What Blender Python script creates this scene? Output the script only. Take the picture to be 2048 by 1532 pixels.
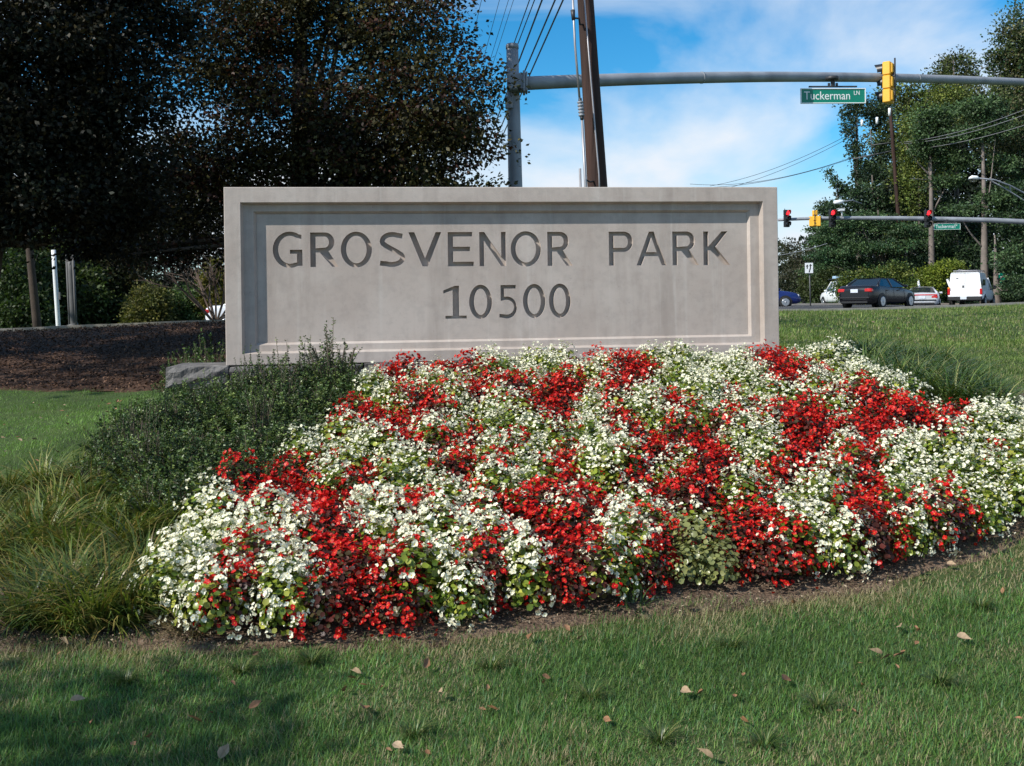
import bpy, bmesh, math, random
import numpy as np
from mathutils import Vector, Matrix

for _o in list(bpy.data.objects):
    bpy.data.objects.remove(_o)
SC = bpy.context.scene
COL = SC.collection
RNG = np.random.default_rng(7)
random.seed(7)

# ------------------------------------------------------------------ camera
F = 2048.0; HOR = 610.0; ROLL = math.radians(0.806); EYE = 1.6
cam_d = bpy.data.cameras.new('camera'); cam = bpy.data.objects.new('camera', cam_d); COL.objects.link(cam)
cam.location = (0, 0, EYE); cam.rotation_euler = (math.radians(90), ROLL, 0)
cam_d.sensor_width = 36; cam_d.lens = 36.0; cam_d.shift_y = -(766 - HOR) / 2048.0
cam_d.clip_start = 0.05; cam_d.clip_end = 3000
SC.camera = cam

# ------------------------------------------------------------------ sky and sun
SUN = Vector((-0.64, -0.42, 0.64)).normalized()
EL = math.asin(SUN.z); AZ = math.atan2(SUN.x, SUN.y)
w = bpy.data.worlds.new('World'); SC.world = w; w.use_nodes = True
nt = w.node_tree; nt.nodes.clear(); N = nt.nodes.new; LK = nt.links.new
def math_node(nt, op, a, b=None, clamp=False):
    n = nt.nodes.new('ShaderNodeMath'); n.operation = op; n.use_clamp = clamp
    for i, v in enumerate((a, b)):
        if v is None: continue
        if isinstance(v, (int, float)): n.inputs[i].default_value = v
        else: nt.links.new(v, n.inputs[i])
    return n.outputs[0]
sky = N('ShaderNodeTexSky'); sky.sky_type = 'NISHITA'; sky.sun_disc = False
sky.sun_elevation = EL; sky.sun_rotation = AZ
sky.air_density = 1.0; sky.dust_density = 0.3; sky.ozone_density = 2.2
hs = N('ShaderNodeHueSaturation'); hs.inputs['Saturation'].default_value = 1.25; hs.inputs['Value'].default_value = 1.3
vm = N('ShaderNodeVectorMath'); vm.operation = 'MULTIPLY'; vm.inputs[1].default_value = (.80, 1.10, 1.22); LK(sky.outputs[0], vm.inputs[0]); LK(vm.outputs[0], hs.inputs['Color'])
tc = N('ShaderNodeTexCoord'); sp = N('ShaderNodeSeparateXYZ'); LK(tc.outputs['Generated'], sp.inputs[0])
mp = N('ShaderNodeMapping'); mp.inputs['Scale'].default_value = (1, 1, 2.3); mp.inputs['Location'].default_value = (4.11, 6.3, 3.3)
LK(tc.outputs['Generated'], mp.inputs[0])
n1 = N('ShaderNodeTexNoise'); n1.inputs['Scale'].default_value = 3.0; n1.inputs['Detail'].default_value = 8; n1.inputs['Roughness'].default_value = 0.52
n1.inputs['Distortion'].default_value = 0.5
LK(mp.outputs[0], n1.inputs['Vector'])
# more cloud low over the horizon, as a thin distant deck reads
low = N('ShaderNodeMapRange'); LK(sp.outputs[2], low.inputs[0])
low.inputs[1].default_value = 0.10; low.inputs[2].default_value = 0.26; low.inputs[3].default_value = 0.17; low.inputs[4].default_value = 0.0
cs = math_node(nt, 'ADD', n1.outputs[0], low.outputs[0])
cr = N('ShaderNodeValToRGB'); LK(cs, cr.inputs[0])
cr.color_ramp.elements[0].position = 0.455; cr.color_ramp.elements[0].color = (0, 0, 0, 1)
cr.color_ramp.elements[1].position = 0.73; cr.color_ramp.elements[1].color = (1, 1, 1, 1)
mx = N('ShaderNodeMix'); mx.data_type = 'RGBA'
LK(cr.outputs[0], mx.inputs[0]); LK(hs.outputs[0], mx.inputs[6]); mx.inputs[7].default_value = (8.6, 9.3, 10.2, 1)
bg = N('ShaderNodeBackground'); bg.inputs[1].default_value = 0.08; LK(mx.outputs[2], bg.inputs[0])
wo = N('ShaderNodeOutputWorld'); LK(bg.outputs[0], wo.inputs[0])
sun_d = bpy.data.lights.new('sun', 'SUN'); sun_d.energy = 4.6; sun_d.angle = math.radians(0.53); sun_d.color = (1.0, 0.95, 0.87)
sun = bpy.data.objects.new('sun', sun_d); COL.objects.link(sun); sun.rotation_euler = SUN.to_track_quat('Z', 'Y').to_euler()
sun.location = (-20, -10, 30)
SC.view_settings.view_transform = 'Standard'; SC.view_settings.look = 'None'
SC.view_settings.exposure = 0.28; SC.view_settings.gamma = 1.0; SC.view_settings.use_curve_mapping = False

# ------------------------------------------------------------------ picture <-> place
CR, SR = math.cos(ROLL), math.sin(ROLL)
def un(px, py, D):
    """point of the place seen at a pixel of the 2048 px photograph, D metres in front"""
    a = (px - 1024) / F; b = (HOR - py) / F
    return Vector(((a * CR + b * SR) * D, D, EYE + (-a * SR + b * CR) * D))
def proj(p):
    u = p[0] / p[1]; v = (p[2] - EYE) / p[1]
    return 1024 + F * (u * CR - v * SR), HOR - F * (u * SR + v * CR)

# ------------------------------------------------------------------ materials
def new_mat(name):
    m = bpy.data.materials.new(name); m.use_nodes = True
    nt = m.node_tree; b = nt.nodes['Principled BSDF']
    return m, nt, b
def mat(name, col, rough=0.6, metal=0.0, var=0.12, scale=8.0, bump=0.0, bscale=60.0, emit=None, estr=0.0, coat=0.0, spec=0.5, stretch=None):
    m, nt, b = new_mat(name)
    b.inputs['Roughness'].default_value = rough; b.inputs['Metallic'].default_value = metal
    b.inputs['Coat Weight'].default_value = coat; b.inputs['Specular IOR Level'].default_value = spec
    tc = nt.nodes.new('ShaderNodeTexCoord')
    n = nt.nodes.new('ShaderNodeTexNoise'); n.inputs['Scale'].default_value = scale; n.inputs['Detail'].default_value = 5
    src = tc.outputs['Object']
    if stretch:
        mp_ = nt.nodes.new('ShaderNodeMapping'); mp_.inputs['Scale'].default_value = stretch; nt.links.new(src, mp_.inputs[0]); src = mp_.outputs[0]
    nt.links.new(src, n.inputs['Vector'])
    r = nt.nodes.new('ShaderNodeMapRange'); r.inputs[1].default_value = 0.3; r.inputs[2].default_value = 0.7
    r.inputs[3].default_value = 1 - var; r.inputs[4].default_value = 1 + var
    nt.links.new(n.outputs[0], r.inputs[0])
    v = nt.nodes.new('ShaderNodeVectorMath'); v.operation = 'SCALE'; v.inputs[0].default_value = col
    nt.links.new(r.outputs[0], v.inputs['Scale']); nt.links.new(v.outputs[0], b.inputs['Base Color'])
    if bump:
        n2 = nt.nodes.new('ShaderNodeTexNoise'); n2.inputs['Scale'].default_value = bscale; n2.inputs['Detail'].default_value = 6
        nt.links.new(src, n2.inputs['Vector'])
        bp = nt.nodes.new('ShaderNodeBump'); bp.inputs['Strength'].default_value = bump; bp.inputs['Distance'].default_value = 0.02
        nt.links.new(n2.outputs[0], bp.inputs['Height']); nt.links.new(bp.outputs[0], b.inputs['Normal'])
    if emit:
        b.inputs['Emission Color'].default_value = (*emit, 1); b.inputs['Emission Strength'].default_value = estr
    return m
def leaf_mat(name, rough=0.5, trans=0.3, gloss=0.4, tcol=(1.0, 1.15, 0.5)):
    """leaf colour from the per-leaf attribute, light shining through"""
    m, nt, b = new_mat(name)
    a = nt.nodes.new('ShaderNodeAttribute'); a.attribute_name = 'tint'
    nt.links.new(a.outputs['Color'], b.inputs['Base Color']); b.inputs['Roughness'].default_value = rough
    b.inputs['Specular IOR Level'].default_value = gloss
    t = nt.nodes.new('ShaderNodeBsdfTranslucent')
    v = nt.nodes.new('ShaderNodeVectorMath'); v.operation = 'MULTIPLY'; v.inputs[1].default_value = tcol
    nt.links.new(a.outputs['Color'], v.inputs[0]); nt.links.new(v.outputs[0], t.inputs['Color'])
    mx = nt.nodes.new('ShaderNodeMixShader'); mx.inputs[0].default_value = trans
    nt.links.new(b.outputs[0], mx.inputs[1]); nt.links.new(t.outputs[0], mx.inputs[2])
    nt.links.new(mx.outputs[0], nt.nodes['Material Output'].inputs[0])
    return m

# ------------------------------------------------------------------ objects
def tag(o, label=None, cat=None, group=None, kind=None):
    if label: o['label'] = label
    if cat: o['category'] = cat
    if group: o['group'] = group
    if kind: o['kind'] = kind
    return o
def empty(name, loc=(0, 0, 0), rz=0.0):
    o = bpy.data.objects.new(name, None); COL.objects.link(o); o.location = loc; o.rotation_euler = (0, 0, rz)
    o.empty_display_size = 0.3
    return o
def link(name, me, parent=None, m=None):
    if m is not None and not me.materials: me.materials.append(m)
    o = bpy.data.objects.new(name, me); COL.objects.link(o)
    if parent is not None: o.parent = parent
    return o
class MB:
    """collects faces, links them as one mesh object"""
    def __init__(s): s.v = []; s.f = []; s.sm = []
    def add(s, vs, fs, smooth=False):
        n = len(s.v); s.v += [tuple(v) for v in vs]; s.f += [tuple(i + n for i in f) for f in fs]; s.sm += [smooth] * len(fs)
        return s
    def box(s, c, d, bev=0.0, R=None):
        hx, hy, hz = d[0] / 2, d[1] / 2, d[2] / 2
        b = min(bev, hx * .9, hy * .9, hz * .9)
        if b <= 0:
            vs = [(x, y, z) for x in (-hx, hx) for y in (-hy, hy) for z in (-hz, hz)]
            fs = [(0, 1, 3, 2), (4, 6, 7, 5), (0, 4, 5, 1), (2, 3, 7, 6), (0, 2, 6, 4), (1, 5, 7, 3)]
        else:
            bm = bmesh.new(); bmesh.ops.create_cube(bm, size=1)
            for v in bm.verts: v.co = Vector((v.co.x * 2 * hx, v.co.y * 2 * hy, v.co.z * 2 * hz))
            bmesh.ops.bevel(bm, geom=list(bm.edges), offset=b, segments=1, affect='EDGES')
            vs = [v.co.copy() for v in bm.verts]; fs = [[v.index for v in f.verts] for f in bm.faces]; bm.free()
        vs = [Vector(v) for v in vs]
        if R is not None: vs = [R @ v for v in vs]
        c = Vector(c); return s.add([v + c for v in vs], fs)
    def tube(s, pts, rad, seg=10, cap=True):
        pts = [Vector(p) for p in pts]; n = len(pts)
        if not hasattr(rad, '__len__'): rad = [rad] * n
        vs = []; up = None
        for i, p in enumerate(pts):
            t = (pts[min(i + 1, n - 1)] - pts[max(i - 1, 0)]).normalized()
            if up is None: up = t.orthogonal().normalized()
            up = (up - t * up.dot(t)).normalized(); q = t.cross(up)
            for k in range(seg):
                a = 2 * math.pi * k / seg
                vs.append(p + (up * math.cos(a) + q * math.sin(a)) * rad[i])
        fs = [(i * seg + k, i * seg + (k + 1) % seg, (i + 1) * seg + (k + 1) % seg, (i + 1) * seg + k) for i in range(n - 1) for k in range(seg)]
        s.add(vs, fs, seg > 5)
        if cap:
            m = len(s.v) - len(vs)
            s.f.append(tuple(m + k for k in reversed(range(seg)))); s.f.append(tuple(m + (n - 1) * seg + k for k in range(seg))); s.sm += [False, False]
        return s
    def lathe(s, prof, seg=20, M=None):
        """prof: (radius, height) pairs about local z, M places it"""
        vs = []
        for r, h in prof:
            for k in range(seg):
                a = 2 * math.pi * k / seg; v = Vector((r * math.cos(a), r * math.sin(a), h)); vs.append(M @ v if M is not None else v)
        n = len(prof)
        fs = [(i * seg + k, i * seg + (k + 1) % seg, (i + 1) * seg + (k + 1) % seg, (i + 1) * seg + k) for i in range(n - 1) for k in range(seg)]
        fs += [tuple(reversed(range(seg))), tuple((n - 1) * seg + k for k in range(seg))]
        s.add(vs, fs, True); s.sm[-1] = s.sm[-2] = False
        return s
    def mesh(s, name):
        me = bpy.data.meshes.new(name); me.from_pydata(s.v, [], s.f)
        me.polygons.foreach_set('use_smooth', s.sm); me.update()
        return me
    def build(s, name, m, parent=None):
        return link(name, s.mesh(name), parent, m)
def np_mesh(name, V, faces_flat, k, tint=None, smooth=False):
    """V (n,3), faces_flat ints with k corners per face, tint (n,3)"""
    me = bpy.data.meshes.new(name); n = len(V); nf = len(faces_flat) // k
    me.vertices.add(n); me.vertices.foreach_set('co', np.ascontiguousarray(V, dtype=np.float32).ravel())
    me.loops.add(nf * k); me.loops.foreach_set('vertex_index', np.asarray(faces_flat, dtype=np.int32))
    me.polygons.add(nf); me.polygons.foreach_set('loop_start', np.arange(nf, dtype=np.int32) * k)
    if tint is not None:
        at = me.attributes.new('tint', 'FLOAT_COLOR', 'POINT')
        c = np.ones((n, 4), dtype=np.float32); c[:, :3] = tint; at.data.foreach_set('color', c.ravel())
    me.update(calc_edges=True); me.validate()
    if smooth: me.polygons.foreach_set('use_smooth', [True] * nf)
    return me
def norm(a): return a / (np.linalg.norm(a, axis=-1, keepdims=True) + 1e-9)
def leaf_quads(P, T, B, L, W, fold=0.15):
    """diamond leaves: base P, along T, wide along B"""
    n = len(P); L = np.broadcast_to(np.asarray(L, float).reshape(-1, 1), (n, 1)); W = np.broadcast_to(np.asarray(W, float).reshape(-1, 1), (n, 1))
    Nn = np.cross(T, B)
    a = P; b = P + T * L * .45 + B * W * .5 + Nn * W * fold; c = P + T * L; d = P + T * L * .45 - B * W * .5 + Nn * W * fold
    V = np.stack([a, b, c, d], 1).reshape(-1, 3)
    return V, np.arange(4 * n, dtype=np.int32)
def rand_dirs(n, rng=RNG):
    return norm(rng.normal(size=(n, 3)))
def vnoise(x, y, seed=0):
    """smooth 2-D value noise in 0..1 (numpy)"""
    xi = np.floor(x).astype(np.int64); yi = np.floor(y).astype(np.int64); fx = x - xi; fy = y - yi
    fx = fx * fx * (3 - 2 * fx); fy = fy * fy * (3 - 2 * fy)
    def h(a, b):
        q = (a * 374761393 + b * 668265263 + seed * 982451653) & 0x7fffffff
        q = ((q ^ (q >> 13)) * 1274126177) & 0x7fffffff
        return ((q ^ (q >> 16)) & 0xffff) / 65535.0
    return (h(xi, yi) * (1 - fx) + h(xi + 1, yi) * fx) * (1 - fy) + (h(xi, yi + 1) * (1 - fx) + h(xi + 1, yi + 1) * fx) * fy
def fbm(x, y, seed=0, o=4):
    s = 0; a = .5
    for i in range(o): s = s + a * vnoise(x * 2 ** i, y * 2 ** i, seed + i); a *= .5
    return s / (1 - .5 ** o)
def in_poly(x, y, poly):
    x = np.asarray(x, float); y = np.asarray(y, float); c = np.zeros(x.shape, bool); n = len(poly)
    for i in range(n):
        x0, y0 = poly[i]; x1, y1 = poly[(i + 1) % n]
        if y0 == y1: continue
        c ^= ((y0 > y) != (y1 > y)) & (x < (x1 - x0) * (y - y0) / (y1 - y0) + x0)
    return c
def poly_dist(x, y, poly, closed=True):
    d = np.full(np.shape(x), 1e9); n = len(poly)
    for i in range(n if closed else n - 1):
        ax, ay = poly[i]; bx, by = poly[(i + 1) % n]; ux, uy = bx - ax, by - ay
        t = np.clip(((x - ax) * ux + (y - ay) * uy) / (ux * ux + uy * uy + 1e-9), 0, 1)
        d = np.minimum(d, np.hypot(x - ax - t * ux, y - ay - t * uy))
    return d

# ------------------------------------------------------------------ the shape of the land
CP = [un(*p) for p in [
    (0, 1532, 3.6), (1024, 1532, 3.55), (2048, 1532, 3.5), (0, 1300, 4.75), (400, 1290, 4.8), (1000, 1250, 5.08),
    (1500, 1185, 5.5), (2048, 1085, 6.2), (-300, 1250, 5.0),
    (0, 945, 8.0), (0, 785, 13.5), (250, 790, 13.5), (-500, 790, 13.5), (0, 668, 21.0), (450, 645, 23.5), (-600, 690, 20), (600, 648, 23),
    (2048, 800, 10.5), (2048, 700, 18), (1700, 690, 17), (2400, 720, 16), (1650, 624, 38), (2048, 614, 38), (2500, 606, 38), (1300, 624, 38),
    (1562, 624, 42), (1562, 612, 60), (2048, 612, 60), (2048, 606, 80), (1562, 606, 90), (2600, 606, 60),
]] + [Vector(p) for p in [
    (-8, -5, -.1), (0, -5, -.1), (8, -5, .1), (-6, 0, 0), (0, 0, 0), (6, 0, .15), (-6, 3, .02), (5, 3.5, .08), (7, 6, .3), (-5, 5.6, .06),
    (-2.7, 9.4, .66), (-1.2, 9.3, .74), (0, 9.4, .82), (1.5, 9.6, .84), (3.2, 9.8, .80), (0, 7.3, .42), (-1.5, 7.2, .34), (2, 7.3, .40),
    (4.3, 8.6, .52), (-3.2, 7.6, .33), (5.8, 8.6, .55),
    (-2.6, 12.5, .7), (0, 12.5, .9), (3, 12.5, .95), (0, 17, 1.0), (0, 24, 1.15), (-22, 22, .9), (-22, 14, .5),
    (-25, 32, .5), (-12, 33, .55), (-4, 34, .7), (-12, 50, .4), (-25, 50, .3), (4, 42, 1.1), (0, 60, 1.1), (-25, 80, .6), (-12, 65, .5), (30, 90, 1.6), (50, 60, 1.6), (25, 20, 1.1), (25, 38, 1.6), (16, 10, .9),
    (12, 3, .5), (-14, 3, .1), (-14, 9, .3), (-20, -5, 0), (20, -5, .4)]]
_cp = np.array([tuple(p) for p in CP])
def _phi(r2): return np.where(r2 > 1e-9, .5 * r2 * np.log(np.maximum(r2, 1e-9)), 0)
def _warp(x, y):
    """compress far distances so near and far relief are fitted alike"""
    s = 12.0 / (12.0 + np.maximum(y, -8) + 8)
    return x * s * 1.2, 12 * np.log(np.maximum(y + 20, 2) / 12.0)
_wx, _wy = _warp(_cp[:, 0], _cp[:, 1]); _n = len(_cp)
_K = _phi((_wx[:, None] - _wx[None]) ** 2 + (_wy[:, None] - _wy[None]) ** 2) + np.eye(_n) * 0.25
_P = np.stack([np.ones(_n), _wx, _wy], 1)
_A = np.block([[_K, _P], [_P.T, np.zeros((3, 3))]])
_W = np.linalg.solve(_A, np.concatenate([_cp[:, 2], np.zeros(3)]))
def H(x, y):
    x = np.asarray(x, float); y = np.asarray(y, float); sh = x.shape; x = x.ravel(); y = y.ravel()
    wx, wy = _warp(x, y); z = _W[-3] + _W[-2] * wx + _W[-1] * wy
    for i in range(_n): z += _W[i] * _phi((wx - _wx[i]) ** 2 + (wy - _wy[i]) ** 2)
    r = np.hypot(x, y - 30); t = np.clip((r - 55) / 60, 0, 1); t = t * t * (3 - 2 * t)
    z = np.clip(z, -.6, 2.6) * (1 - t) + 1.3 * t
    z = z + (fbm(x * .9, y * .9, 3) - .5) * .05 * np.clip(r / 30, .35, 1)
    return z.reshape(sh)
def hz(x, y): return float(H(np.array([x]), np.array([y]))[0])
def hit(px, py, off=0.0, d0=3.0, d1=70.0):
    """where the sight line through a pixel meets the land raised by off"""
    D = np.concatenate([np.linspace(d0, 14, 500), np.linspace(14.05, d1, 500)]); a = (px - 1024) / F; b = (HOR - py) / F
    X = (a * CR + b * SR) * D; Z = EYE + (-a * SR + b * CR) * D
    g = H(X, D) + off; k = np.argmax(Z < g)
    return Vector((X[k], D[k], g[k] - off)) if (Z < g).any() else un(px, py, d1)

# ------------------------------------------------------------------ setting materials
def ground_mat(name, cols, scale, rough=0.9, bump=.6, bscale=40, fine=1.0):
    m, nt, b = new_mat(name); b.inputs['Roughness'].default_value = rough; b.inputs['Specular IOR Level'].default_value = .2
    tc = nt.nodes.new('ShaderNodeTexCoord')
    n = nt.nodes.new('ShaderNodeTexNoise'); n.inputs['Scale'].default_value = scale; n.inputs['Detail'].default_value = 10; n.inputs['Roughness'].default_value = .65
    nt.links.new(tc.outputs['Object'], n.inputs['Vector'])
    n3 = nt.nodes.new('ShaderNodeTexNoise'); n3.inputs['Scale'].default_value = bscale * fine; n3.inputs['Detail'].default_value = 4
    nt.links.new(tc.outputs['Object'], n3.inputs['Vector'])
    s = math_node(nt, 'ADD', math_node(nt, 'MULTIPLY', n.outputs[0], .6), math_node(nt, 'MULTIPLY', n3.outputs[0], .4))
    r = nt.nodes.new('ShaderNodeValToRGB'); nt.links.new(s, r.inputs[0])
    e = r.color_ramp.elements; e[0].position = .36; e[0].color = (*cols[0], 1); e[1].position = .64; e[1].color = (*cols[-1], 1)
    for i, c in enumerate(cols[1:-1]):
        q = e.new(.36 + .28 * (i + 1) / (len(cols) - 1)); q.color = (*c, 1)
    nt.links.new(r.outputs[0], b.inputs['Base Color'])
    bp = nt.nodes.new('ShaderNodeBump'); bp.inputs['Strength'].default_value = bump; bp.inputs['Distance'].default_value = .03
    nt.links.new(n3.outputs[0], bp.inputs['Height']); nt.links.new(bp.outputs[0], b.inputs['Normal'])
    return m
M_lawn = ground_mat('lawn_soil', [(.028, .040, .014), (.05, .08, .022), (.08, .10, .035)], 1.2)
M_mulch = ground_mat('mulch', [(.05, .032, .022), (.14, .095, .065), (.24, .17, .12)], 5, bscale=55, bump=1.0)
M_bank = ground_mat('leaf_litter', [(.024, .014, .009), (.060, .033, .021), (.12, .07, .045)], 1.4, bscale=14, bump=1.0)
M_asphalt = ground_mat('asphalt', [(.045, .045, .048), (.06, .06, .062), (.08, .08, .08)], .5, bscale=120, bump=.2)
M_kerb = mat('kerb_concrete', (.42, .37, .31), .8, var=.15, scale=3)
M_paint = mat('road_paint', (.75, .75, .72), .6)

# ------------------------------------------------------------------ land
def axis(a, b, n, c, k):
    t = np.linspace(math.asinh((a - c) / k), math.asinh((b - c) / k), n); return c + k * np.sinh(t)
xs = axis(-900, 900, 260, 0, 4.0); ys = np.concatenate([axis(-40, 4, 20, 4, 3)[:-1], axis(4, 1500, 260, 4, 5.0)])
GX, GY = np.meshgrid(xs, ys); GZ = H(GX, GY)
nx, ny = len(xs), len(ys)
i0 = (np.arange(ny - 1)[:, None] * nx + np.arange(nx - 1)[None]).ravel()
me = np_mesh('lawn', np.stack([GX, GY, GZ], -1).reshape(-1, 3), np.stack([i0, i0 + 1, i0 + nx + 1, i0 + nx], 1).ravel(), 4, smooth=True)
lawn = link('lawn', me, None, M_lawn); tag(lawn, kind='structure')

def patch(name, poly, off, res, m, rag=.05, seed=1):
    """a sheet laid on the land inside a polygon with a ragged edge"""
    P = np.array([(p[0], p[1]) for p in poly]); x0, y0 = P.min(0) - .3; x1, y1 = P.max(0) + .3
    X, Y = np.meshgrid(np.arange(x0, x1, res), np.arange(y0, y1, res)); nx = X.shape[1]
    wob = (fbm(X * 3, Y * 3, seed) - .5) * rag * 4
    d = poly_dist(X, Y, P); ins = in_poly(X, Y, P); sd = np.where(ins, d, -d) + wob
    Z = H(X, Y) + off * np.clip(sd / .06 + .3, -1.5, 1) + (fbm(X * 9, Y * 9, seed + 5) - .5) * .03 * (sd > 0) * (rag > 0)
    keep = (sd > -res * 1.2); q = keep[:-1, :-1] & keep[1:, :-1] & keep[:-1, 1:] & keep[1:, 1:]
    j, i = np.nonzero(q); a = j * nx + i
    idx = np.stack([a, a + 1, a + nx + 1, a + nx], 1); u, inv = np.unique(idx, return_inverse=True)
    V = np.stack([X, Y, Z], -1).reshape(-1, 3)[u]
    return tag(link(name, np_mesh(name, V, inv.ravel(), 4, smooth=True), None, m), kind='structure')
def P2(v): return (v.x, v.y)
FRONT = [(345, 1270), (420, 1300), (560, 1302), (700, 1298), (850, 1284), (1000, 1262), (1150, 1238), (1300, 1220), (1450, 1202), (1600, 1185), (1750, 1172), (1900, 1122), (2048, 1070), (2200, 1020)]
front = [P2(hit(*p)) for p in FRONT]
BACKL = [(300, 1140), (330, 1060), (380, 1000), (440, 962), (490, 930), (560, 885), (640, 858), (690, 820), (735, 755)]
BACK2 = [(1790, 742), (1850, 786), (1930, 812), (1990, 800), (2080, 790), (2250, 785)]
bedpoly = front + [P2(hit(*p, .30)) for p in reversed(BACK2)] + [(3.1, 9.98), (1.5, 9.78), (0, 9.6), (-1.2, 9.45)] + [P2(hit(*p, .30)) for p in reversed(BACKL)]
fx, fy = bedpoly[0]
mulch_poly = [P2(hit(px, py + d)) for (px, py), d in zip(FRONT, [26, 8, 3, 3, 4, 7, 12, 18, 26, 22, 14, 10, 8, 6])]
mulch_poly = [(-3.5, 6.2), (-3.3, 5.15), (-2.4, 4.72)] + mulch_poly + [(6.5, 8.0), (7.2, 10.5), (4.6, 10.9), (3.4, 10.9), (3.2, 11.6), (-2.8, 10.9), (-3.1, 10.6), (-3.2, 8.8), (-3.35, 7.3)]
mulch_poly = [p for p in mulch_poly]
patch('mulch_bed', mulch_poly, .018, .07, M_mulch, .05, 3)
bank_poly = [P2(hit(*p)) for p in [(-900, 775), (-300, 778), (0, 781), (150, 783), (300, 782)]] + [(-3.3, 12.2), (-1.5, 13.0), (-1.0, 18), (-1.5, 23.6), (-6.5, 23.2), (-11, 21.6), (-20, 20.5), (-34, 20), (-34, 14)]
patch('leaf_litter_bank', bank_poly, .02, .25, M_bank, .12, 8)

def ribbon(name, line, wid, off, m, n=90, thick=0):
    pts = []; L = [Vector((p[0], p[1], 0)) for p in line]
    for a, b in zip(L[:-1], L[1:]):
        for k in range(n // (len(L) - 1)): pts.append(a.lerp(b, k / (n // (len(L) - 1))))
    pts.append(L[-1]); V = []; nw = max(2, int(wid / 1.5) + 1) if wid > 1 else 2
    for i, p in enumerate(pts):
        t = (pts[min(i + 1, len(pts) - 1)] - pts[max(i - 1, 0)]).normalized(); s = Vector((-t.y, t.x, 0))
        for k in range(nw): V.append(p + s * wid * (k / (nw - 1) - .5))
    V = np.array([tuple(v) for v in V]); V[:, 2] = H(V[:, 0], V[:, 1]) + off
    me = MB(); fs = [(i * nw + k + 1, i * nw + k, (i + 1) * nw + k, (i + 1) * nw + k + 1) for i in range(len(pts) - 1) for k in range(nw - 1)]
    me.add([tuple(v) for v in V], fs, True)
    if thick:
        B = [tuple(v - np.array([0, 0, thick])) for v in V]; n0 = len(V); me.add(B, [])
        for i in range(len(pts) - 1):
            me.f += [(i * nw, i * nw + n0, (i + 1) * nw + n0, (i + 1) * nw), (i * nw + nw - 1, (i + 1) * nw + nw - 1, (i + 1) * nw + nw - 1 + n0, i * nw + nw - 1 + n0)]; me.sm += [False] * 2
    return tag(me.build(name, m), kind='structure')
RD = [(-120, 52), (-40, 46), (-12, 45), (4, 47), (14, 50.5), (30, 56), (60, 66), (140, 90)]
def shift(line, d):
    out = []
    for i, p in enumerate(line):
        a = line[max(i - 1, 0)]; b = line[min(i + 1, len(line) - 1)]; tx, ty = b[0] - a[0], b[1] - a[1]; l = math.hypot(tx, ty)
        out.append((p[0] - ty / l * d, p[1] + tx / l * d))
    return out
ribbon('road', RD, 17, .03, M_asphalt, 140)
ribbon('kerb', shift(RD, 8.7), .45, .14, M_kerb, 140, .2)
ribbon('kerb', shift(RD, -8.65), .25, .12, M_kerb, 140, .2)
ribbon('kerb', [(-30, 20.3), (-16, 21.2), (-11, 22.4), (-6.2, 24.2), (-3, 25)], .3, .09, M_kerb, 80, .15)
ribbon('lane_line', shift(RD, 2.8), .12, .036, M_paint, 140)
ribbon('edge_line', shift(RD, -7.9), .12, .036, M_paint, 140)

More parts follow.
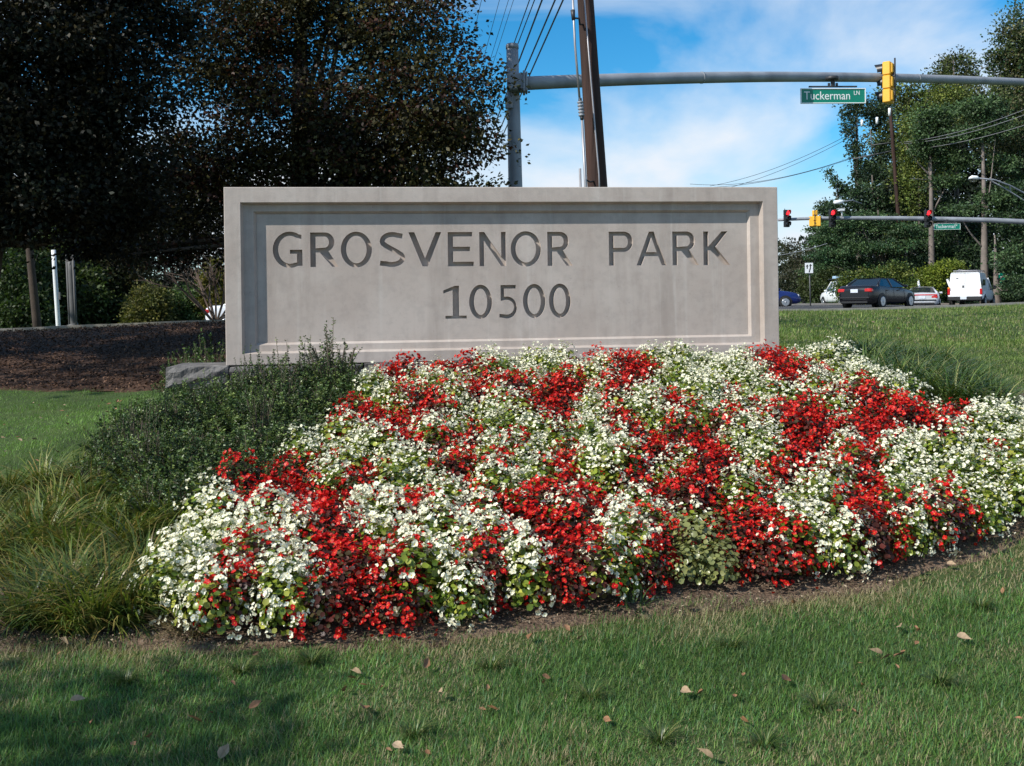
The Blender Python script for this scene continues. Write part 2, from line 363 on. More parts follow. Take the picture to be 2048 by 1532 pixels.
# ------------------------------------------------------------------ entrance sign
SX0, SX1, SY1, SZT, SZB = -2.8009, 2.7807, 10.6664, 2.7911, 1.0469
YAW = math.atan2(SY1 - 10, SX1 - SX0); SW = math.hypot(SX1 - SX0, SY1 - 10); SH = SZT - SZB
sc_, ss_ = math.cos(YAW), math.sin(YAW)
def on_sign(px, py):
    """sign face coordinates (along, up) of a pixel"""
    a = (px - 1024) / F; b = (HOR - py) / F; dx = a * CR + b * SR; dz = -a * SR + b * CR
    # dx*D = SX0 + s*c ; D = 10 + s*sn
    s = (dx * 10 - SX0) / (sc_ - dx * ss_); D = 10 + s * ss_
    return s, EYE + dz * D - SZB
def stone_mat():
    m, nt, b = new_mat('limestone'); b.inputs['Roughness'].default_value = .85; b.inputs['Specular IOR Level'].default_value = .25
    tc = nt.nodes.new('ShaderNodeTexCoord'); L = nt.links.new
    def noise(sc, det, scale, rough=.6):
        mp = nt.nodes.new('ShaderNodeMapping'); mp.inputs['Scale'].default_value = sc; L(tc.outputs['Object'], mp.inputs[0])
        n = nt.nodes.new('ShaderNodeTexNoise'); n.inputs['Scale'].default_value = scale; n.inputs['Detail'].default_value = det; n.inputs['Roughness'].default_value = rough
        L(mp.outputs[0], n.inputs['Vector']); return n.outputs[0]
    def mix(f, a, c2):
        x = nt.nodes.new('ShaderNodeMix'); x.data_type = 'RGBA'; L(f, x.inputs[0]); L(a, x.inputs[6]) if not isinstance(a, tuple) else setattr(x.inputs[6], 'default_value', (*a, 1)); x.inputs[7].default_value = (*c2, 1); return x.outputs[2]
    def rng(v, a, b_, c=0., d=1.):
        r = nt.nodes.new('ShaderNodeMapRange'); L(v, r.inputs[0]); r.inputs[1].default_value = a; r.inputs[2].default_value = b_; r.inputs[3].default_value = c; r.inputs[4].default_value = d; return r.outputs[0]
    c = mix(rng(noise((1, 1, 1.3), 4, 1.1), .4, .62), (.42, .36, .318), (.475, .418, .375))       # broad tone
    c = mix(rng(noise((1.6, 1, .22), 5, 2.6), .50, .72, 0, .5), c, (.27, .225, .195))           # rain streaks
    c = mix(rng(noise((3.5, 1, .12), 5, 3.5), .58, .74, 0, .55), c, (.52, .48, .44))               # pale lime runs
    c = mix(rng(noise((1, 1, 1), 8, 42), .62, .75, 0, .4), c, (.16, .14, .13))                   # pits
    c = mix(rng(noise((1, 1, 1), 6, 12), .45, .7, 0, .25), c, (.24, .22, .20))
    L(c, b.inputs['Base Color'])
    bp = nt.nodes.new('ShaderNodeBump'); bp.inputs['Strength'].default_value = .3; bp.inputs['Distance'].default_value = .006
    L(noise((1, 1, 1), 8, 70), bp.inputs['Height']); L(bp.outputs[0], b.inputs['Normal'])
    return m
M_stone = stone_mat()
M_rock = mat('rough_bluestone', (.125, .118, .112), .85, var=.7, scale=7, bump=1.0, bscale=26)
M_rock2 = mat('brown_fieldstone', (.24, .19, .15), .85, var=.4, scale=6, bump=1.0, bscale=26)
M_mortar = mat('mortar', (.30, .27, .24), .9, var=.2, scale=12, bump=.6)
sign = empty('entrance_sign', (SX0, 10, SZB), YAW)
tag(sign, 'wide grey limestone entrance sign engraved GROSVENOR PARK 10500 behind the flower bed', 'sign')
def rect(px0, py0, px1, py1, px2=None, py2=None):
    pass
lipL, lipT = on_sign(480, 404); lipR, lipB = on_sign(1530, 689)
_, lipB2 = on_sign(486, 708); lipB = (lipB + lipB2) / 2; lipT = (lipT + on_sign(1526, 403)[1]) / 2
DEP = .62
loops = [(0, SW, 0, SH, 0.0), (lipL, lipR, lipB, lipT, 0.0), (lipL + .02, lipR - .02, lipB + .02, lipT - .02, .078),
         (lipL + .115, lipR - .115, lipB + .082, lipT - .082, .078), (lipL + .138, lipR - .138, lipB + .105, lipT - .105, .116)]
pl = loops[-1]
loops.append((pl[0], pl[1], pl[2], pl[3], .176))
fm = MB(); V = []
e = .006
V += [(0, DEP, 0), (SW, DEP, 0), (SW, DEP, SH), (0, DEP, SH)]
V += [(0, e, 0), (SW, e, 0), (SW, e, SH), (0, e, SH)]
first = (e, SW - e, e, SH - e, 0.0)
for (a, b_, c_, d_, y_) in [first] + loops[1:]:
    V += [(a, y_, c_), (b_, y_, c_), (b_, y_, d_), (a, y_, d_)]
fs = [(0, 3, 2, 1)]
nl = len(V) // 4
for k in range(nl - 1):
    for i in range(4):
        j = (i + 1) % 4; fs.append((k * 4 + i, k * 4 + j, (k + 1) * 4 + j, (k + 1) * 4 + i))
fs.append(tuple((nl - 1) * 4 + i for i in range(4)))
fm.add(V, fs); fm.build('moulded_frame', M_stone, sign)

# engraved letters: outlines in a box of height 1, stroke about .15
def arc(cx, cy, rx, ry, a0, a1, n=22):
    return [(cx + rx * math.cos(math.radians(a0 + (a1 - a0) * k / n)), cy + ry * math.sin(math.radians(a0 + (a1 - a0) * k / n))) for k in range(n + 1)]
def ribbon2(c, wd):
    """outline of a stroke round a centre line, flat ends"""
    l, r = [], []
    for i, p in enumerate(c):
        a = c[max(i - 1, 0)]; b = c[min(i + 1, len(c) - 1)]; tx, ty = b[0] - a[0], b[1] - a[1]; q = math.hypot(tx, ty) or 1
        ww = wd[i] if hasattr(wd, '__len__') else wd
        l.append((p[0] - ty / q * ww / 2, p[1] + tx / q * ww / 2)); r.append((p[0] + ty / q * ww / 2, p[1] - tx / q * ww / 2))
    return l + r[::-1]
S = .155
def glyph(ch, w):
    if ch == 'E': return [[(0, 0), (w, 0), (w, .13), (S, .13), (S, .44), (w * .86, .44), (w * .86, .57), (S, .57), (S, .87), (w * .95, .87), (w * .95, 1), (0, 1)]]
    if ch == 'V': return [[(w / 2 - S * .5, 0), (w / 2 + S * .5, 0), (w, 1), (w - S * 1.05, 1), (w / 2 + .0, .24), (S * 1.1, 1), (0, 1)]]
    if ch == 'A': return [[(0, 0), (S * .98, 0), (w / 2 - w * .215, .27), (w / 2 + w * .215, .27), (w - S * .98, 0), (w, 0), (w / 2 + S * .5, 1), (w / 2 - S * .5, 1)],
                          [(w / 2 - w * .165, .39), (w / 2 + w * .165, .39), (w / 2, .82)]]
    if ch == 'N': return [[(0, 0), (S * .9, 0), (S * .9, .74), (w - S * .95, 0), (w, 0), (w, 1), (w - S * .9, 1), (w - S * .9, .28), (S * .95, 1), (0, 1)]]
    if ch == 'K': return [[(0, 0), (S, 0), (S, .44), (S * 1.35, .44), (w - S * 1.2, 0), (w, 0), (w * .47, .54), (w * .92, 1), (w * .92 - S * 1.2, 1), (S, .56), (S, 1), (0, 1)]]
    if ch == 'P':
        r = .285; return [[(0, 0), (S, 0), (S, .40)] + arc(w - r, .70, r, .30, -90, 90) + [(0, 1)], [(S, .52)] + arc(w - r, .70, r - S, .18, -90, 90) + [(S, .88)]]
    if ch == 'R':
        r = .27; x = w * .86 - r
        return [[(0, 0), (S, 0), (S, .42), (S * 1.75, .42), (w - S * 1.15, 0), (w, 0), (x + .10, .452)] + arc(x, .72, r, .28, -68, 90) + [(0, 1)],
                [(S, .54)] + arc(x, .72, r - S, .16, -90, 90) + [(S, .88)]]
    if ch in 'O0':
        return [arc(w / 2, .5, w / 2, .52, 0, 352, 44), arc(w / 2, .5, w / 2 - S * .98, .40, 0, 352, 44)]
    if ch == '1': return [[(w * .08, 0), (w, 0), (w, .09), (w * .68, .09), (w * .68, 1), (w * .5, 1), (0, .86), (0, .77), (w * .40, .865), (w * .40, .09), (w * .08, .09)]]
    if ch == 'G':
        return [[(w - .02, .93)] + arc(w * .58, .5, w * .58, .525, 58, 296, 34) + [(w, .035), (w, .50), (w * .58, .50), (w * .58, .385), (w - S, .385), (w - S, .13)]
                + arc(w * .58, .5, w * .58 - S, .405, 290, 62, 30) + [(w - .02, .81)]]
    if ch == 'S':
        c = [(w * .92, .885)] + arc(w * .53, .74, w * .38, .195, 62, 200, 14) + [(w * .30, .60), (w * .5, .515), (w * .72, .42)] + arc(w * .50, .255, w * .42, .195, 25, -118, 14) + [(w * .06, .10)]
        return [ribbon2(c, S * .92)]
    if ch == '5':
        return [[(w * .02, .02), (w * .02, .125)] + arc(w * .42, .325, w * .42, .225, -104, 96, 20) + [(w * .10, .52), (w * .10, 1), (w * .95, 1), (w * .95, .89), (w * .30, .89), (w * .30, .645)]
                + arc(w * .45, .315, w * .55, .335, 100, -110, 24)]
rows = [([('G', 548.8, 607), ('R', 623.8, 679), ('O', 685, 746), ('S', 760, 811.5), ('V', 820.5, 885), ('E', 899, 949.5), ('N', 962, 1014), ('O', 1024.6, 1084.5),
          ('R', 1098, 1147), ('P', 1221, 1268.5), ('A', 1276, 1335.5), ('R', 1348, 1400), ('K', 1410, 1462)], (465.0, 534.5), (462.5, 530.0)),
        ([('1', 890, 935.5), ('0', 941.5, 986.5), ('5', 1001, 1036), ('0', 1049, 1093.5), ('0', 1101, 1144)], (571.5, 638.0), (568, 634))]
cu = bpy.data.curves.new('inscription_plate', 'CURVE'); cu.dimensions = '2D'; cu.fill_mode = 'BOTH'; cu.extrude = .029
def spline(pts):
    s_ = cu.splines.new('POLY'); s_.points.add(len(pts) - 1)
    for p, q in zip(s_.points, pts): p.co = (q[0], q[1], 0, 1)
    s_.use_cyclic_u = True
g = .0015
spline([(pl[0] + g, pl[2] + g), (pl[1] - g, pl[2] + g), (pl[1] - g, pl[3] - g), (pl[0] + g, pl[3] - g)])
for lst, y0s, y1s in rows:
    xa, xb = lst[0][1], lst[-1][2]
    for ch, a, b_ in lst:
        t = ((a + b_) / 2 - xa) / (xb - xa); yt = y0s[0] + (y1s[0] - y0s[0]) * t; yb = y0s[1] + (y1s[1] - y0s[1]) * t
        # the plate lies .1 m behind the sign's face, hence the small outward correction
        s0, z0 = on_sign(a, yb); s1, z1 = on_sign(b_, yt)
        D = 10 + s0 * ss_; k = .116 / D
        cx0 = SX0 + s0 * sc_; s0 += cx0 * k; s1 += (SX0 + s1 * sc_) * k
        z0 += (z0 + SZB - EYE) * k; z1 += (z1 + SZB - EYE) * k
        hh = z1 - z0; ww = (s1 - s0) / hh
        for o in glyph(ch, ww): spline([(s0 + p[0] * hh, z0 + p[1] * hh) for p in o])
co = bpy.data.objects.new('tmp_curve', cu); COL.objects.link(co)
dg = bpy.context.evaluated_depsgraph_get(); me = bpy.data.meshes.new_from_object(co.evaluated_get(dg)); bpy.data.objects.remove(co)
n = len(me.vertices); A = np.empty(n * 3); me.vertices.foreach_get('co', A); A = A.reshape(-1, 3)
A = np.stack([A[:, 0], .116 + .029 - A[:, 2] , A[:, 1]], 1); me.vertices.foreach_set('co', A.ravel()); me.name = 'inscription_plate'; me.materials.clear()
me.polygons.foreach_set('use_smooth', [False] * len(me.polygons)); me.update()
link('inscription_plate', me, sign, M_stone)
# stone plinth under the panel: rock-faced coping blocks, then a set-back footing
def rock_block(name, x0, x1, y0, y1, z0, z1, m, parent, seed, amp=.035, nx=9, nz=5):
    r = np.random.default_rng(seed); V = []; F_ = []
    for j in range(nz):
        for i in range(nx):
            u, v = i / (nx - 1), j / (nz - 1); edge = min(u, 1 - u, v, 1 - v) * 6
            d = amp * min(1, edge) * (.35 + .65 * r.random()) + .012 * math.sin(u * 9 + v * 14 + seed)
            V.append((x0 + (x1 - x0) * u + (r.random() - .5) * .012, y0 - d + .03, z0 + (z1 - z0) * v + (r.random() - .5) * .014))
    for j in range(nz - 1):
        for i in range(nx - 1): a = j * nx + i; F_.append((a, a + 1, a + nx + 1, a + nx))
    n0 = len(V); V += [(x0, y1, z0), (x1, y1, z0), (x1, y1, z1), (x0, y1, z1)]
    top = [(nz - 1) * nx + i for i in range(nx)]; bot = [i for i in range(nx)]
    F_.append(tuple(top + [n0 + 2, n0 + 3])); F_.append(tuple(reversed(bot + [n0 + 1, n0])))
    F_.append(tuple([j * nx for j in range(nz)][::-1] + [n0, n0 + 3][::1])); F_.append(tuple([j * nx + nx - 1 for j in range(nz)] + [n0 + 2, n0 + 1]))
    F_.append((n0, n0 + 1, n0 + 2, n0 + 3)[::-1])
    return MB().add(V, F_).build(name, m, parent)
x = -.56; k = 0
wds = [.60, .74, .55, .82, .62, .7, .58, .8, .6, .66, .52, .62]
while x < SW + .6:
    x2 = min(x + wds[k % len(wds)], SW + .66)
    rock_block('coping_stone', x + .006, x2 - .006, -.13, DEP + .13, -.205, -.003 - .006 * (k % 3), M_rock2 if k in (9,) else M_rock, sign, 40 + k)
    x = x2; k += 1
x = -.42; k = 0
while x < SW + .5:
    x2 = min(x + wds[(k + 5) % 12] * .8, SW + .55)
    for zz_ in (0, 1):
        rock_block('footing_stone', x + .008 + .15 * zz_, x2 - .008 + .15 * zz_, -.02, DEP + .02, -.42 - .22 * zz_, -.215 - .22 * zz_, M_rock if (k + zz_) % 3 else M_rock2, sign, 90 + k * 2 + zz_, nx=6, nz=4)
    x = x2; k += 1
MB().box(((SW + .1) / 2, DEP / 2 + .05, -.45), (SW + .7, DEP - .12, .5)).build('mortar_core', M_mortar, sign)

# ------------------------------------------------------------------ poles and street furniture
M_galv = mat('galvanised_steel', (.25, .265, .29), .6, metal=.1, var=.22, scale=2.2, bump=.15)
M_dark = mat('dark_metal', (.03, .03, .032), .5)
M_wood = mat('creosote_wood', (.036, .017, .012), .9, var=.5, scale=9, bump=1.0, bscale=30, stretch=(1, 1, .08))
M_wire = mat('wire_insulation', (.012, .012, .014), .6)
M_rod = mat('steel_rod', (.36, .35, .36), .45, metal=.5)
M_yel = mat('signal_yellow', (.80, .42, .03), .45, var=.05)
M_blk = mat('signal_black', (.012, .012, .013), .4)
M_red = mat('red_lens', (.6, .01, .01), .3, emit=(1, .02, .03), estr=2.2)
M_off = mat('dark_lens', (.02, .02, .015), .25)
M_green = mat('sign_green', (.0, .20, .13), .4, var=.04)
M_white = mat('sign_white', (.78, .80, .80), .45, var=.04)
M_pole2 = mat('weathered_pole', (.05, .034, .023), .85, var=.3, scale=4, bump=.5)
M_greyp = mat('grey_pole', (.10, .10, .10), .7, var=.2, scale=3)
def pole(name, px0, py0, D0, px1, py1, D1, r0, r1, m, parent=None, seg=14, n=6):
    a = un(px0, py0, D0); b = un(px1, py1, D1); P = [a.lerp(b, i / n) for i in range(n + 1)]
    return MB().tube(P, [r0 + (r1 - r0) * i / n for i in range(n + 1)], seg).build(name, m, parent)
def text_mesh(name, body, size, m, parent, loc, rot, sx=1.0, ext=.002, align='LEFT'):
    c = bpy.data.curves.new(name, 'FONT'); c.body = body; c.size = size; c.extrude = ext; c.align_x = align; c.resolution_u = 3
    o = bpy.data.objects.new('tmp', c); COL.objects.link(o); dg = bpy.context.evaluated_depsgraph_get()
    me = bpy.data.meshes.new_from_object(o.evaluated_get(dg)); bpy.data.objects.remove(o); me.name = name; me.materials.clear()
    me.transform(Matrix.Diagonal((sx, 1, 1, 1)))
    q = link(name, me, parent, m); q.location = loc; q.rotation_euler = rot
    return q

# near mast arm: pole, flange, long arched arm
t = empty('signal_mast', un(1037, 760, 22)); tag(t, 'tall grey steel signal mast rising behind the stone sign with a long arched arm', 'signal mast'); T0 = t.location
def rel(v, o): return Vector(v) - o.location
def kid(name, mb, m, parent): return mb.build(name, m, parent)
def rtube(pts, rad, o, seg=14, cap=True): return MB().tube([rel(p, o) for p in pts], rad, seg, cap)
a, b = un(1039.5, 760, 22), un(1024.5, 95, 22)
rtube([a.lerp(b, i / 8) for i in range(9)], [.185 - .055 * i / 8 for i in range(9)], t, 20).build('pole', M_galv, t)
rtube([un(1024.6, 98, 22), un(1024.4, 91, 22), un(1024.3, 88, 22)], [.14, .14, .12], t, 20).build('pole_cap', M_galv, t)
armp = [(1046, 167, 21.9), (1150, 162.5, 22.4), (1300, 157.5, 23.2), (1500, 154, 24.6), (1640, 154, 26), (1770, 155.5, 27.2), (1900, 159, 28.4), (2048, 164.5, 29.8), (2200, 172, 31.2), (2400, 184, 33)]
arr = [.148, .143, .136, .128, .124, .12, .114, .108, .10, .09]
def smooth_path(pts, n):
    P = [Vector(p) for p in pts]; out = []
    for i in range(len(P) - 1):
        p0, p1, p2, p3 = P[max(i - 1, 0)], P[i], P[i + 1], P[min(i + 2, len(P) - 1)]
        for k in range(n):
            s = k / n; out.append(.5 * ((2 * p1) + (p2 - p0) * s + (2 * p0 - 5 * p1 + 4 * p2 - p3) * s * s + (3 * p1 - p0 - 3 * p2 + p3) * s ** 3))
    return out + [P[-1]]
pts = smooth_path([un(*p) for p in armp], 4); rr = np.interp(np.linspace(0, len(arr) - 1, len(pts)), range(len(arr)), arr)
rtube(pts, list(rr), t, 16).build('mast_arm', M_galv, t)
c = un(1034, 166, 21.85)
fl = MB().box(rel(c, t), (.42, .40, .36), .03); fl.box(rel(un(1048, 166, 21.8), t), (.05, .46, .44), .01); fl.box(rel(un(1053, 166, 21.8), t), (.04, .44, .40), .01)
fl.build('arm_flange', M_galv, t)
for kk in (.30, .62, .86):
    q_ = pts[int(kk * (len(pts) - 1))]; q2 = pts[int(kk * (len(pts) - 1)) + 1]; rtube([q_, q_.lerp(q2, .06)], float(rr[int(kk * (len(pts) - 1))]) + .008, t, 16).build('band', M_galv, t)
MB().box(rel(un(1018, 205, 21.85), t), (.16, .10, .26), .01).build('hand_hole_cover', M_galv, t)
for dy in (-.16, .16):
    for dz in (-.16, .16): MB().box(rel(un(1058, 166, 21.8), t) + Vector((0, dy, dz)), (.05, .035, .035), .004).build('flange_bolt', M_dark, t)

# street name sign under the arm
def street_sign(cx, cy, D, wid, hei, label, yaw, small=False):
    o = empty('street_name_sign', un(cx, cy, D), yaw); tag(o, label, 'street sign')
    MB().box((0, 0, 0), (wid, .03, hei), .006).build('panel', M_green, o)
    f = MB(); bw = .012 if small else .022
    for z in (-hei / 2, hei / 2): f.box((0, -.006, z), (wid + bw, .05, bw), .003)
    for x in (-wid / 2, wid / 2): f.box((x, -.0065, 0), (bw, .048, hei - bw), .003)
    f.build('border', M_white, o)
    text_mesh('lettering', 'Tuckerman', hei * .82, M_white, o, (-wid / 2 + .07, -.019, -hei * .25), (math.pi / 2, 0, 0), .88)
    text_mesh('lettering', 'LN', hei * .42, M_white, o, (wid / 2 - .30, -.019, hei * .06), (math.pi / 2, 0, 0), .85)
    h = MB(); h.box((0, 0, hei / 2 + .055), (wid * .75, .05, .035), .004); h.box((0, 0, hei / 2 + .13), (.10, .06, .16), .01); h.box((-.1, 0, hei / 2 + .10), (.05, .04, .09)); h.box((.1, 0, hei / 2 + .10), (.05, .04, .09))
    if not small: h.tube([(-.02, 0, hei / 2 + .22), (-.02, 0, hei / 2 + .3)], .16, 12)
    h.build('hanger', M_dark, o)
    return o
street_sign(1666, 192, 25.7, 1.64, .36, 'green Tuckerman street name sign hanging under the near arched arm', math.radians(3))
street_sign(1894, 453, 54.3, 1.38, .32, 'small distant Tuckerman street name sign under the far signal arm', 0, True)

def signal(name, loc, yaw, label, mface, mback, red=True, s=1.0, tilt=0, grp=None):
    """three-section head; lens side faces local -y"""
    o = empty(name, loc, yaw); o.rotation_euler = (0, tilt, yaw); tag(o, label, 'traffic light', grp)
    for i, z in enumerate((.355, 0, -.355)):
        z *= s; h = MB(); h.box((0, .02 * s, z), (.34 * s, .20 * s, .345 * s), .02 * s); h.box((0, .14 * s, z), (.25 * s, .05 * s, .26 * s), .02 * s); hs_ = h.build('section', mback, o)
        M = Matrix.Translation((0, -.085 * s, z)) @ Matrix.Rotation(math.pi / 2, 4, 'X')
        MB().lathe([(.001, .02 * s), (.10 * s, .016 * s), (.145 * s, 0)][::-1], 18, M).build('lens', M_red if (red and i == 0) else M_off, hs_)
        v = MB(); n = 16; vs = []
        for L_ in (0, 1):
            for k in range(n + 1):
                ang = math.radians(-30 + 240 * k / n); y = -.085 * s - L_ * .24 * s * (.55 + .45 * max(0, math.sin(ang)))
                vs.append((.16 * s * math.cos(ang), y, z + .16 * s * math.sin(ang)))
        v.add(vs, [(k, k + 1, n + 2 + k, n + 1 + k) for k in range(n)], True); v.build('visor', M_blk, hs_)
    br = MB(); br.tube([(0, .19 * s, -.5 * s), (0, .19 * s, .62 * s)], .022 * s, 8); br.box((0, .17 * s, .2 * s), (.08 * s, .06 * s, .1 * s)); br.box((0, .17 * s, -.3 * s), (.08 * s, .06 * s, .1 * s)); br.build('bracket', M_dark, o)
    return o
o = signal('traffic_light', un(1775, 166, 27.0), math.radians(-128), 'yellow three-section traffic light seen from behind on the near arched arm', M_blk, M_yel, False, 1.02, math.radians(-1.5))
# far arm
t = empty('signal_mast', un(2300, 640, 54)); tag(t, 'thin distant grey signal arm crossing in front of the right-hand trees', 'signal mast')
fp = [(2300, 462, 54), (2048, 443.5, 54.2), (1900, 438.5, 54.5), (1800, 436.5, 54.7), (1700, 436, 55), (1620, 437, 55.2), (1556, 440, 55.5)]
pts = smooth_path([un(*p) for p in fp], 3)
rtube(pts, list(np.linspace(.15, .075, len(pts))), t, 12).build('mast_arm', M_galv, t)
rtube([un(2300, 640, 54), un(2300, 450, 54)], [.22, .18], t, 12).build('pole', M_galv, t)
signal('traffic_light', un(1573.5, 437, 55.2), math.radians(22), 'leftmost distant black traffic light with red lit beside the stone sign edge', M_blk, M_blk, True, .88)
signal('traffic_light', un(1664, 437, 54.8), math.radians(12), 'distant black traffic light with red lit beside the white camera', M_blk, M_blk, True, .88)
signal('traffic_light', un(1855, 437.5, 54.3), math.radians(12), 'distant black traffic light with red lit beside the far street sign', M_blk, M_blk, True, .88)
o = signal('traffic_light', un(1630, 437, 55.15), math.radians(160), 'yellow cluster traffic light seen from behind on the far arm', M_blk, M_yel, False, .82)
tmp = MB().box((-.17, .02, -.15), (.26, .2, .54), .02); tmp.build('side_section', M_yel, o); tmp = MB(); tmp.box((.17, .02, -.15), (.26, .2, .54), .02); tmp.build('side_section', M_yel, o)
# video camera and luminaire
o = empty('traffic_camera', un(1684, 434, 54.8)); tag(o, 'small white traffic camera on a short post above the far arm', 'camera')
MB().tube([(0, 0, 0), (.0, 0, .22), (-.04, 0, .30)], .04, 8).build('post', M_white, o)
MB().box((-.03, 0, .37), (.30, .3, .13), .03).build('housing', M_white, o)
MB().box((-.05, 0, .445), (.36, .34, .02), .005).build('sun_shield', M_white, o)
o = empty('street_light', un(1677, 404, 60)); o.rotation_euler = (0, math.radians(-6), 0); tag(o, 'small white street light head against the dark conifer above the far arm', 'street light')
MB().lathe([(.02, -.3), (.10, -.26), (.13, 0), (.10, .26), (.03, .3)], 12, Matrix.Rotation(math.pi / 2, 4, 'Y')).build('lamp_head', M_white, o)
MB().tube([(.28, 0, 0), (1.1, .8, .05), (2.2, 2.5, -.1)], .035, 8).build('arm', M_galv, o)
o = empty('street_light', un(2200, 640, 64)); tag(o, 'grey double-tube street light arm reaching in from the right edge over the trees', 'street light')
rtube([un(1946, 355, 63), un(1990, 360, 63), un(2020, 371, 63.5), un(2060, 392, 64), un(2200, 470, 64)], .05, o, 8).build('arm', M_galv, o)
rtube([un(1975, 358, 63.1), un(2010, 377, 63.5), un(2060, 408, 64), un(2200, 500, 64)], .045, o, 8).build('brace', M_galv, o)
rtube([un(2020, 371, 63.5), un(2021, 384, 63.6)], .03, o, 6).build('strut', M_galv, o)
rtube([un(1938, 356.5, 63), un(1944, 354.5, 63), un(1953, 355, 63), un(1958, 357, 63)], [.05, .12, .12, .06], o, 10).build('lamp_head', M_white, o)
rtube([un(2200, 640, 64), un(2200, 440, 64)], [.16, .1], o, 10).build('pole', M_galv, o)

# utility pole behind the sign
t = empty('utility_pole', un(1211, 800, 14.5)); tag(t, 'thick dark brown wooden utility pole rising out of frame behind the sign', 'utility pole')
a, b = un(1212, 640, 14.5), un(1162, -140, 14.5)
rtube([a.lerp(b, i / 10) for i in range(11)], list(np.linspace(.162, .105, 11)), t, 20).build('shaft', M_wood, t)
def along(px_, py_, D): return un(px_, py_, D)
rtube([un(1164, -60, 14.34), un(1181, 150, 14.30), un(1198, 350, 14.28), un(1200, 420, 14.28)], .011, t, 6).build('ground_wire', M_rod, t)
MB().box(rel(un(1180, 327, 14.45), t), (.035, .01, .12)).build('number_tag', M_galv, t)
br = MB().tube([rel(p, t) for p in (un(1148, 36, 14.2), un(1158, 37, 14.3), un(1160, 49, 14.35), un(1166, 49, 14.4))], .014, 6); br.build('bracket', M_dark, t); br = MB().tube([rel(p, t) for p in (un(1172, 360, 14.2), un(1180, 364, 14.3), un(1190, 362, 14.4))], .012, 6); br.build('bracket', M_dark, t)
t = empty('guy_wire', un(1174, 640, 14.2)); tag(t, 'thin grey guy rod with a ribbed insulator beside the brown pole', 'guy wire')
rtube([un(1143, -60, 14.2), un(1150, 90, 14.2), un(1159, 195, 14.2)], .016, t, 8).build('rod', M_rod, t)
rtube([un(1164, 238, 14.2), un(1171, 366, 14.2), un(1178, 640, 14.2)], [.017, .021, .024], t, 8).build('rod', M_rod, t)
prof = []; h = 0
for k in range(6): prof += [(.030, h), (.045, h + .012), (.045, h + .022), (.030, h + .034)]; h += .045
pa, pb = un(1163.5, 233, 14.2), un(1160.5, 205, 14.2); q = (pb - pa).to_track_quat('Z', 'Y').to_matrix().to_4x4()
MB().lathe(prof[:20], 16, Matrix.Translation(rel(pa, t)) @ q).build('insulator', M_galv, t)
rtube([un(1160.6, 206, 14.2), un(1160, 196, 14.2)], [.03, .022], t, 8).build('clamp', M_dark, t); rtube([un(1164, 240, 14.2), un(1163.5, 232, 14.2)], [.022, .03], t, 8).build('clamp', M_dark, t)
rtube([un(1145.5, 20, 14.2), un(1147, 40, 14.2)], [.032, .024], t, 8).build('clamp', M_dark, t)
t = empty('stub_post', un(1170, 640, 15.5)); tag(t, 'short thin grey post end showing just above the sign beside the guy rod', 'post')
rtube([un(1169, 640, 15.5), un(1160, 337, 15.5)], .018, t, 8).build('tube', M_rod, t)
# overhead wires: run from above the brown pole back over the road to a far pole
thick = [((1084, 0), (1039, 119)), ((1110, 0), (1047, 148)), ((1126, 0), (1057, 155)), ((1059, 0), (1028, 87)), ((1069, 0), (1036, 87))]
thin = [((963, 0), (951, 52)), ((999, 0), (978, 77)), ((1017, 0), (987, 98)), ((1027, 0), (992, 109))]
def sag(a, b, n=14, s=.4):
    return [a.lerp(b, i / n) - Vector((0, 0, 4 * s * (i / n) * (1 - i / n))) for i in range(n + 1)]
for i, ((ax, ay), (bx, by)) in enumerate(thick + thin):
    k = (bx - ax) / (by - ay); tk = i < 5
    A = un(ax - 140 * k, -140, 15 if tk else 24); B = un(ax + 330 * k, 330, 70 if tk else 80)
    r = (.016 if i < 3 else .010) if tk else .007
    P = sag(A, B, 24, 0.0)
    w_ = MB().tube(P, list(np.linspace(r, r * 2.2, 25)), 5).build('overhead_wire', M_wire)
    tag(w_, 'black overhead cable slanting down behind the grey mast' if i < 3 else ('thin overhead cable meeting the top of the grey mast in view' if tk else 'very thin overhead wire slanting into the dark tree top'), 'wire',
        'thick cables above the mast' if i < 3 else ('pair of cables over the mast top' if tk else 'thin wires above the dark tree'))
# distant wooden pole with crossarm and fittings
t = empty('utility_pole', un(1809, 596, 72)); tag(t, 'distant slim brown utility pole with crossarm among the right-hand trees', 'utility pole')
a, b = un(1810, 600, 72), un(1780, 215, 72); rtube([a.lerp(b, i / 6) for i in range(7)], list(np.linspace(.17, .11, 7)), t, 12).build('shaft', M_wood, t)
rtube([un(1706, 318, 71), un(1812, 296, 72.5)], .05, t, 6).build('crossarm', M_greyp, t)
rtube([un(1745, 290, 71.3), un(1800, 283, 72.4)], .035, t, 6).build('crossarm', M_greyp, t)
for (x, y, l) in ((1724, 246, 13), (1754, 241, 13), (1779, 224, 15)):
    rtube([un(x, y + l / 2, 71.6), un(x, y - l / 2, 71.6)], .09, t, 10).build('cutout', M_white, t)
ring = [un(1738 + 13 * math.cos(k / 12 * 6.283), 300 + 17 * math.sin(k / 12 * 6.283), 71.4) for k in range(13)]
rtube(ring, .02, t, 5, False).build('cable_loop', M_wire, t)
rtube([un(1741, 260, 71.4), un(1744, 306, 71.4)], .035, t, 6).build('riser', M_greyp, t)
